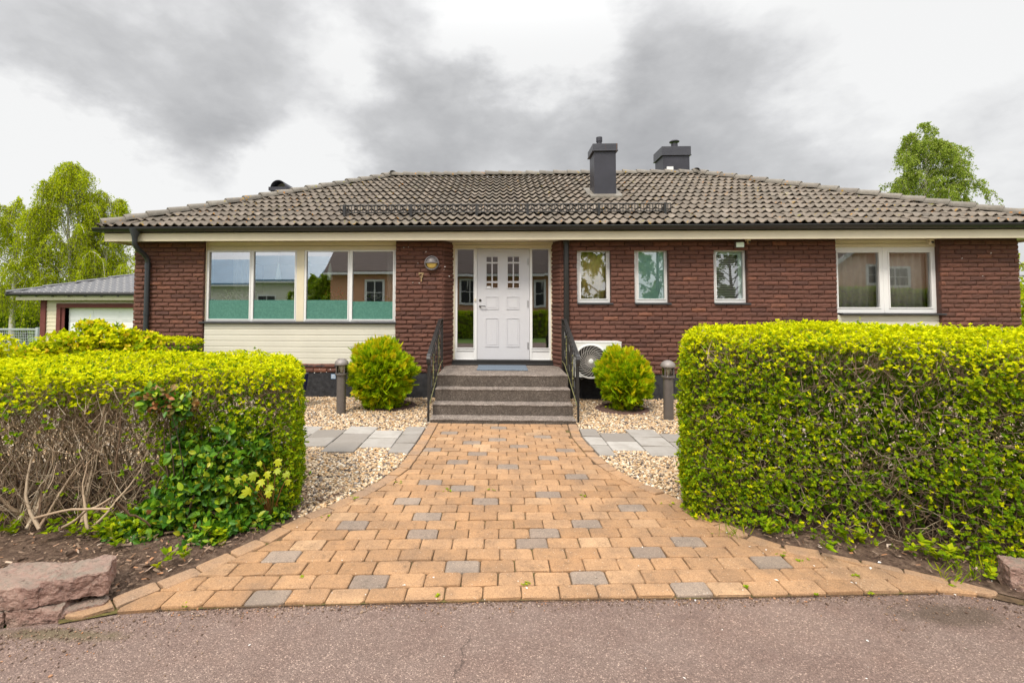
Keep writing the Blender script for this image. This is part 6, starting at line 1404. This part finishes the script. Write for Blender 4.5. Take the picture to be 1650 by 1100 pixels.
# ------------------------------------------------------------------ TREES
def mk_tree(name, label, base, h, crown, nl, leafsz, mat, seed, group=None, bark='birch', trunk_r=.14, weep=.6, lean=0., n_limb=22, z_first=.22, pointed=False):
    """tree with tapered trunk, limbs and hanging twigs; crown = (rx, ry) half widths"""
    r = np.random.default_rng(seed); t = thing(name, label, 'tree', base, group); b = np.array(base, float)
    mt = 12; tt = np.linspace(0, 1, mt); tr = b+np.stack([lean*tt**1.5+.12*np.sin(tt*5+seed), .1*np.sin(tt*4+seed*2), h*.76*tt], 1)
    TR = trunk_r*(1-.88*tt); V0, F0 = tubes(tr[None], TR[None], 8); link('trunk', npmesh('trunk', V0, [F0], smooth=True), [M[bark]], t)
    L = []; LR = []; tips = []
    for k in range(n_limb):
        s = z_first+(.97-z_first)*(k+.5)/n_limb; i = s*(mt-1); i0 = int(i); p0 = tr[i0]*(1-(i-i0))+tr[min(i0+1, mt-1)]*(i-i0)
        an = k*2.4+r.normal(0, .3); env = math.sin(PI*min(1, (s-z_first*.6)/(1-z_first*.6))**.75)**.8; ln = ((.16+.95*(1-s)**.75*min(1, (s-z_first*.5)/.2)) if pointed else (.25+.75*env))*r.uniform(.65, 1.15)
        d = np.array([math.cos(an)*crown[0], math.sin(an)*crown[1], 0])*ln; u = np.linspace(0, 1, 8); rise = h*(.19 if pointed else .16)*r.uniform(.5, 1.3)*(1-s*.45)
        P = p0+d*u[:, None]+np.stack([0*u, 0*u, rise*np.sin(u*PI*.62)-weep*.4*u**3], 1)+r.normal(0, .03, (8, 3)).cumsum(0)*.6; L.append(P); LR.append(np.linspace(max(.018, trunk_r*.42*(1-s)), .008, 8))
        for q in range(6):
            uu = r.uniform(.3, 1.); j = uu*7; j0 = int(j); p = P[j0]*(1-(j-j0))+P[min(j0+1, 7)]*(j-j0); dd = norm(r.normal(size=3)*[1, 1, .5]+norm(d)*.6); l2 = r.uniform(.3, .75)*(.5+.4*crown[0]*.4); u2 = np.linspace(0, 1, 8); Q = p+dd*l2*u2[:, None]+np.stack([0*u2, 0*u2, .2*u2-weep*r.uniform(.5, 1.2)*u2**2.2], 1); L.append(Q); LR.append(np.linspace(.010, .004, 8)); tips.append(Q)
        tips.append(P[3:].repeat(2, 0)[:8])
    V, Fc = tubes(np.array(L), np.array(LR), 4); link('limbs', npmesh('limbs', V, [Fc], smooth=True), [M[bark]], t)
    # leaves strung along twigs that hang from the limbs
    T = np.array(tips); nt = len(T); m = 16; ns = max(nt, nl//m); k = r.integers(0, nt, ns); u = r.uniform(.8, 6.99, ns); i0 = u.astype(int); f = (u-i0)[:, None]; a = T[k, i0]*(1-f)+T[k, np.minimum(i0+1, 7)]*f
    out = a-tr[np.clip(((a[:, 2]-b[2])/(h*.76)*(mt-1)).astype(int), 0, mt-1)]; out[:, 2] = 0; out = norm(out)
    hang = r.uniform(.25, 1.25, ns)*weep; dr = norm(out*r.uniform(.0, .5, (ns, 1))+r.normal(0, .30, (ns, 3))*[1, 1, .6]+[0, 0, .25]); uu = np.sort(r.uniform(0, 1, (ns, m)), 1)
    P = a[:, None]+dr[:, None]*(uu[..., None]**.7)*r.uniform(.15, .5, (ns, 1, 1))+np.stack([0*uu, 0*uu, -hang[:, None]*uu**1.7], 2)+r.normal(0, .028, (ns, m, 3)); P = P.reshape(-1, 3)
    st = a[:, None]+dr[:, None]*(np.linspace(0, 1, 5)[None, :, None]**.7)*.3+np.stack([np.zeros((ns, 5))]*2+[-hang[:, None]*np.linspace(0, 1, 5)**1.7], 2); sel = r.random(ns) < .4; V, Fc = tubes(st[sel], np.tile(np.linspace(.006, .003, 5), (sel.sum(), 1))); link('twigs', npmesh('twigs', V, [Fc]), [M['bark']], t)
    ax = norm(r.normal(0, .6, P.shape)+[0, 0, -.8]); Mx = frames(ax, r.normal(size=P.shape)+[0, 0, .6])*(leafsz*r.uniform(.6, 1.3, (len(P), 1, 1))); V, Fc = inst(LEAF4[0]*[1.25, 1, 1], LEAF4[1], Mx, P); link('crown', npmesh('crown', V, [Fc]), [M[mat]], t); return t
def tree_at(px, Y): return (XA(px, Y, 480), Y, -.5)
mk_tree('birch_tree', 'tall weeping birch with pale trunk behind the garage roof', tree_at(118, 23.), (PY(110, 252, 23).z+.5)*1.19, (3.1, 2.6), 84000, .066, 'leaf_birch', 1, 'birches and bushes behind the garage', lean=-.3, n_limb=40, weep=1.25, pointed=True)
mk_tree('birch_tree', 'slimmer birch beside the tall one, its thin top nearest to the house roof', tree_at(172, 23.5), (PY(185, 298, 23.5).z+.5)*1.16, (2.2, 2.0), 42000, .066, 'leaf_birch', 2, 'birches and bushes behind the garage', trunk_r=.09, n_limb=30, weep=1.1, pointed=True)
mk_tree('birch_tree', 'birch cut off by the left edge of the picture', tree_at(22, 23.), (PY(20, 318, 23).z+.5)*1.2, (2.3, 2.2), 48000, .068, 'leaf_birch', 3, 'birches and bushes behind the garage', n_limb=32, weep=1.2)
for i, (px, Y, top, w, lab) in enumerate(((40, 27, 430, 3.2, 'low dense green bush below the birches left of the garage'), (150, 28, 425, 3.2, 'low dense green bush behind the garage roof'), (215, 29, 410, 2.8, 'dense green bush behind the garage close to the brick wall'), (-40, 25, 470, 2.6, 'olive green bush at the left picture edge'))):
    mk_tree('bush', lab, tree_at(px, Y), PY(px, top, Y).z+.5, (w, 2.), 26000, .10, 'leaf_bush', 20+i, 'birches and bushes behind the garage', 'bark', .08, .5, 0, 22, .05)
mk_tree('birch_tree', 'rounded leafy tree rising behind the right roof hip', (XA(1494, 30, 480), 30, -.1), (PY(1520, 218, 30).z+.1)*1.26, (2.65, 2.6), 80000, .085, 'leaf_birch2', 16, None, trunk_r=.2, n_limb=64, weep=.8, z_first=.35)
mk_tree('bush', 'pale leafy bush beyond the right end of the brick wall', (XA(1668, 15, 450), 15, 0), PY(1660, 385, 15).z, (1.5, 1.4), 7000, .10, 'leaf_birch', 7, None, 'bark', .06, .5, 0, 20, .08)

# ------------------------------------------------------------------ ACROSS THE STREET (stands behind the camera, seen mirrored in the panes)
def far_house(name, label, x0, x1, y0, y1, ze, zr, wall, roof, wins, gable=False):
    t = thing(name, label, 'house', ((x0+x1)/2, (y0+y1)/2, 0)); mb = MB(); mb.box(x0, x1, y0, y1, 0, ze)
    ym, xm = (y0+y1)/2, (x0+x1)/2
    if gable: mb.prism([(x0, ze), (x1, ze), (xm, zr-.1)], y0+.01, y1-.01, 'y')
    else: mb.prism([(y0, ze), (y1, ze), (ym, zr-.1)], x0+.01, x1-.01, 'x')
    mb.build('wall', wall, t); mb = MB(); o = .35
    if gable:
        for s in (-1, 1): xe = xm+s*((x1-x0)/2+o); zz = ze-o*(zr-ze)/((x1-x0)/2); mb.prism([(xe, zz), (xm, zr), (xm, zr+.15), (xe, zz+.15)][::s], y0-.3, y1+.3, 'y')
    else:
        for s in (-1, 1): ye = ym+s*((y1-y0)/2+o); zz = ze-o*(zr-ze)/((y1-y0)/2); mb.prism([(ye, zz), (ym, zr), (ym, zr+.15), (ye, zz+.15)][::s], x0-.3, x1+.3, 'x')
    mb.build('roof', roof, t)
    if gable:
        mb = MB(); 
        for s in (-1, 1): xe = xm+s*((x1-x0)/2+o+.02); zz = ze-(o+.02)*(zr-ze)/((x1-x0)/2); mb.prism([(xe, zz-.12), (xm, zr-.12), (xm, zr+.17), (xe, zz+.17)][::s], y1+.301, y1+.33, 'y')
        mb.build('bargeboard', 'white', t)
    else: mb = MB(); mb.box(x0-.3, x1+.3, y1+o, y1+o+.1, ze-.35, ze-.2); mb.build('gutter', 'white', t)
    for (wx, wz, ww, wh) in wins:
        mb = MB(); mb.holed([wx-ww/2-.14, wx+ww/2+.14], [wz-.14, wz+wh+.14], [(wx-ww/2, wx-.03, wz, wz+wh), (wx+.03, wx+ww/2, wz, wz+wh)], y1+.005, y1+.07); mb.box(wx-ww/2, wx+ww/2, y1+.02, y1+.06, wz+wh*.5-.02, wz+wh*.5+.02); w = mb.build('window', 'white', t); mb = MB(); mb.box(wx-ww/2, wx+ww/2, y1+.006, y1+.018, wz, wz+wh); mb.build('pane', 'dark', w)
    return t
far_house('long_building', 'long pale building with a blue sheet metal roof across the street', -38, -17, -38, -28, 4.0, 6.6, 'farwhite', 'farblue', [(-34, 1., 1.6, 1.4), (-28, 1., 1.6, 1.4), (-22, 1., 1.6, 1.4)])
far_house('neighbour_house', 'peach rendered house with brown tiled roof and white windows across the street', -10.5, 4.4, -22, -13.5, 3.9, 7.4, 'peach', 'fartile', [(-7.9, 1.7, 1.0, 1.4), (-4.6, 1.7, 1.2, 1.4), (-2.0, 1.9, .8, 1.4), (2.75, 1.7, .8, 1.5)])
far_house('neighbour_house', 'peach boarded house with a white edged gable across the street', 20.4, 31, -24, -13, 3.9, 7.6, 'peach', 'fartile', [(23.4, 2.85, 1.5, 1.0), (28., 2.85, 1.5, 1.0)], True)
for (x0, x1, y, h, lab) in ((14.5, 27, -7.4, 2.4, 'tall clipped hedge across the street in front of the gabled house'), (-14, 5.5, -8., 1.35, 'clipped hedge across the street in front of the peach house')):
    H = Hedge((x1, y), (x0, y), (x0, y-1.1), (x1, y-1.1), h, .12); t = thing('hedge', lab, 'hedge', ((x0+x1)/2, y-.5, 0)); w, nr, p, dep = H.shell(dict(front=130, top=110, end=110, back=10), ('front', 'top', 'end'), .05); leaf_part([(w, norm(nr+[0, 0, .4]), 6, .11, .9, .05, 'leaf_mid')], 'foliage', t)
    mb = MB(); mb.box(x0+.15, x1-.15, y-.95, y-.15, 0, h-.12); mb.build('stem', 'twig_dark', t)
for i, (x, y, h, w, lab) in enumerate(((-15.5, -24, 5.2, 2.2, 'round green tree beside the long blue roofed building'), (7.0, -15, 10.5, 3.0, 'tall leafy tree between the two peach houses'), (11.5, -17, 12., 3.2, 'tallest tree across the street'), (-11.8, -17, 4.6, 1.5, 'narrow tree at the corner of the peach house'), (15.6, -16.5, 8.5, 2.4, 'tree beside the white edged gable across the street'))):
    mk_tree('street_tree', lab, (x, y, 0), h, (w, w), 22000, .13, 'leaf_bush', 60+i, 'trees across the street', 'bark', .16, .6, 0, 20, .12)

# ------------------------------------------------------------------ CAMERA, SKY, SUN
cd = bpy.data.cameras.new('camera'); cam = bpy.data.objects.new('camera', cd); COL.objects.link(cam); S.camera = cam
cam.matrix_world = Matrix.Translation((0, 0, EYE)) @ RC.to_4x4(); cd.sensor_width = 36; cd.sensor_fit = 'HORIZONTAL'; cd.lens = 36*F_/1650
cd.shift_x = (825-CX)/1650; cd.shift_y = -(550-CY)/1650; cd.clip_start = .05; cd.clip_end = 2000
SUN_EL, SUN_AZ = rad(52), rad(205)        # azimuth clockwise from +Y: behind the camera, over its left shoulder
BASE = .285
BLOBS = ((10, 110, 70, -.16), (110, 130, 80, -.22), (210, 165, 90, -.20), (330, 230, 70, -.22), (370, 265, 35, -.12), (430, 120, 90, -.12), (560, 165, 90, -.12), (680, 240, 100, -.20), (790, 170, 110, -.15), (950, 235, 100, -.16), (1060, 160, 100, -.14), (1180, 205, 110, -.18), (1060, 60, 60, -.10), (1290, 235, 70, -.12), (700, 50, 80, -.06), (1500, 250, 60, -.05),
         (555, 88, 48, .34), (880, 60, 75, .30), (950, 90, 60, .22), (820, 20, 60, .2), (20, 225, 70, .46), (130, 290, 90, .46), (480, 245, 60, .40), (430, 320, 70, .30), (1450, 110, 90, .12), (1370, 220, 60, .12), (1580, 40, 80, .10), (1600, 170, 50, -.05), (340, 50, 80, .08), (1240, 40, 80, .16), (60, 20, 90, .10))
def mk_world():
    w = bpy.data.worlds.new('World'); S.world = w; w.cycles.sampling_method = 'MANUAL'; w.cycles.sample_map_resolution = 512; w.use_nodes = True; nt = w.node_tree; nt.nodes.clear()
    t = NT.__new__(NT); t.t = nt; t.out = t.n('ShaderNodeOutputWorld')
    sky = t.n('ShaderNodeTexSky', sky_type='NISHITA', sun_disc=False, sun_elevation=SUN_EL, sun_rotation=SUN_AZ, air_density=1., dust_density=2., ozone_density=1.).outputs[0]
    D = t.n('ShaderNodeTexCoord').outputs['Generated']
    sep = t.n('ShaderNodeSeparateXYZ', {0: D}); z = t.math('MAXIMUM', sep.outputs[2], 0.)
    # cloud deck: big banks laid out by direction, edges frayed by two octaves of domain warp, puffy detail on top
    D2 = t.n('ShaderNodeVectorMath', {0: D, 1: (1., 1., 1.7)}, operation='MULTIPLY').outputs[0]
    def warp(vec, sc, amp, det):
        w_ = t.n('ShaderNodeTexNoise', {'Vector': vec, 'Scale': sc, 'Detail': det, 'Roughness': .6}).outputs['Color']
        w_ = t.n('ShaderNodeVectorMath', {0: w_, 1: (.5, .5, .5)}, operation='SUBTRACT').outputs[0]
        return t.n('ShaderNodeVectorMath', {0: w_, 3: amp}, operation='SCALE').outputs[0]
    add = lambda a, b: t.n('ShaderNodeVectorMath', {0: a, 1: b}, operation='ADD').outputs[0]
    w1 = warp(D2, 5., .22, 8.)
    Dw = t.n('ShaderNodeVectorMath', {0: add(D, w1)}, operation='NORMALIZE').outputs[0]
    Dp = add(D2, warp(D2, 7., .10, 4.))
    n1 = t.n('ShaderNodeTexNoise', {'Vector': Dp, 'Scale': 3.4, 'Detail': 9., 'Roughness': .55}).outputs['Fac']
    puff = t.n('ShaderNodeTexVoronoi', {'Vector': add(D2, warp(D2, 9., .12, 5.)), 'Scale': 7.5, 'Detail': 2., 'Roughness': .55}, feature='F1', normalize=True).outputs['Distance']
    acc = t.math('MULTIPLY_ADD', puff, -.34, t.math('MULTIPLY_ADD', n1, .80, BASE))
    for (px, py, r, a) in BLOBS:
        d = ray(px, py).normalized(); ks = (F_/r)**2
        dt = t.n('ShaderNodeVectorMath', {0: Dw, 1: d[:]}, operation='DOT_PRODUCT').outputs['Value']
        e = t.math('EXPONENT', t.math('MULTIPLY_ADD', dt, ks, -ks)); acc = t.math('MULTIPLY_ADD', e, a, acc)
    cloud = t.ramp(acc, [(.10, (.205, .205, .209)), (.28, (.26, .26, .263)), (.44, (.325, .325, .327)), (.54, (.385, .385, .387)), (.62, (.445, .445, .444)), (.72, (.50, .50, .496))])
    # the deck is far brighter overhead and round the veiled sun behind the camera than near the northern horizon
    lift = t.math('MULTIPLY_ADD', t.math('SMOOTH_MAX', t.math('SUBTRACT', z, .52), 0., .1), 7.0, 1.)
    back = t.math('SMOOTH_MAX', t.math('MULTIPLY', t.math('ADD', sep.outputs[1], .15), -1.), 0., .15)
    lift = t.math('MULTIPLY_ADD', back, 1.35, lift)
    cloud = t.n('ShaderNodeVectorMath', {0: cloud, 3: lift}, operation='SCALE').outputs[0]
    b1 = t.n('ShaderNodeBackground', {'Color': sky, 'Strength': .05}).outputs[0]; b2 = t.n('ShaderNodeBackground', {'Color': cloud, 'Strength': 1.0}).outputs[0]
    t.t.links.new(t.n('ShaderNodeMixShader', {0: .93, 1: b1, 2: b2}).outputs[0], t.out.inputs[0])
mk_world()
sl = bpy.data.lights.new('sun', 'SUN'); sl.energy = 1.5; sl.angle = rad(14); sl.color = (1., .91, .78); so = bpy.data.objects.new('sun', sl); COL.objects.link(so)
so.rotation_euler = Vector((math.sin(SUN_AZ)*math.cos(SUN_EL), math.cos(SUN_AZ)*math.cos(SUN_EL), math.sin(SUN_EL))).to_track_quat('Z', 'Y').to_euler(); so.location = (-6, -10, 14)
vs = S.view_settings; S.display_settings.display_device = 'sRGB'; vs.view_transform = 'Standard'; vs.look = 'None'; vs.exposure = .95; vs.gamma = 1.; vs.use_curve_mapping = False
cy = S.cycles; cy.max_bounces = 8; cy.diffuse_bounces = 4; cy.glossy_bounces = 4; cy.transparent_max_bounces = 12; cy.transmission_bounces = 6; cy.caustics_reflective = False; cy.caustics_refractive = False
cy.use_denoising = True; cy.sample_clamp_indirect = 6.
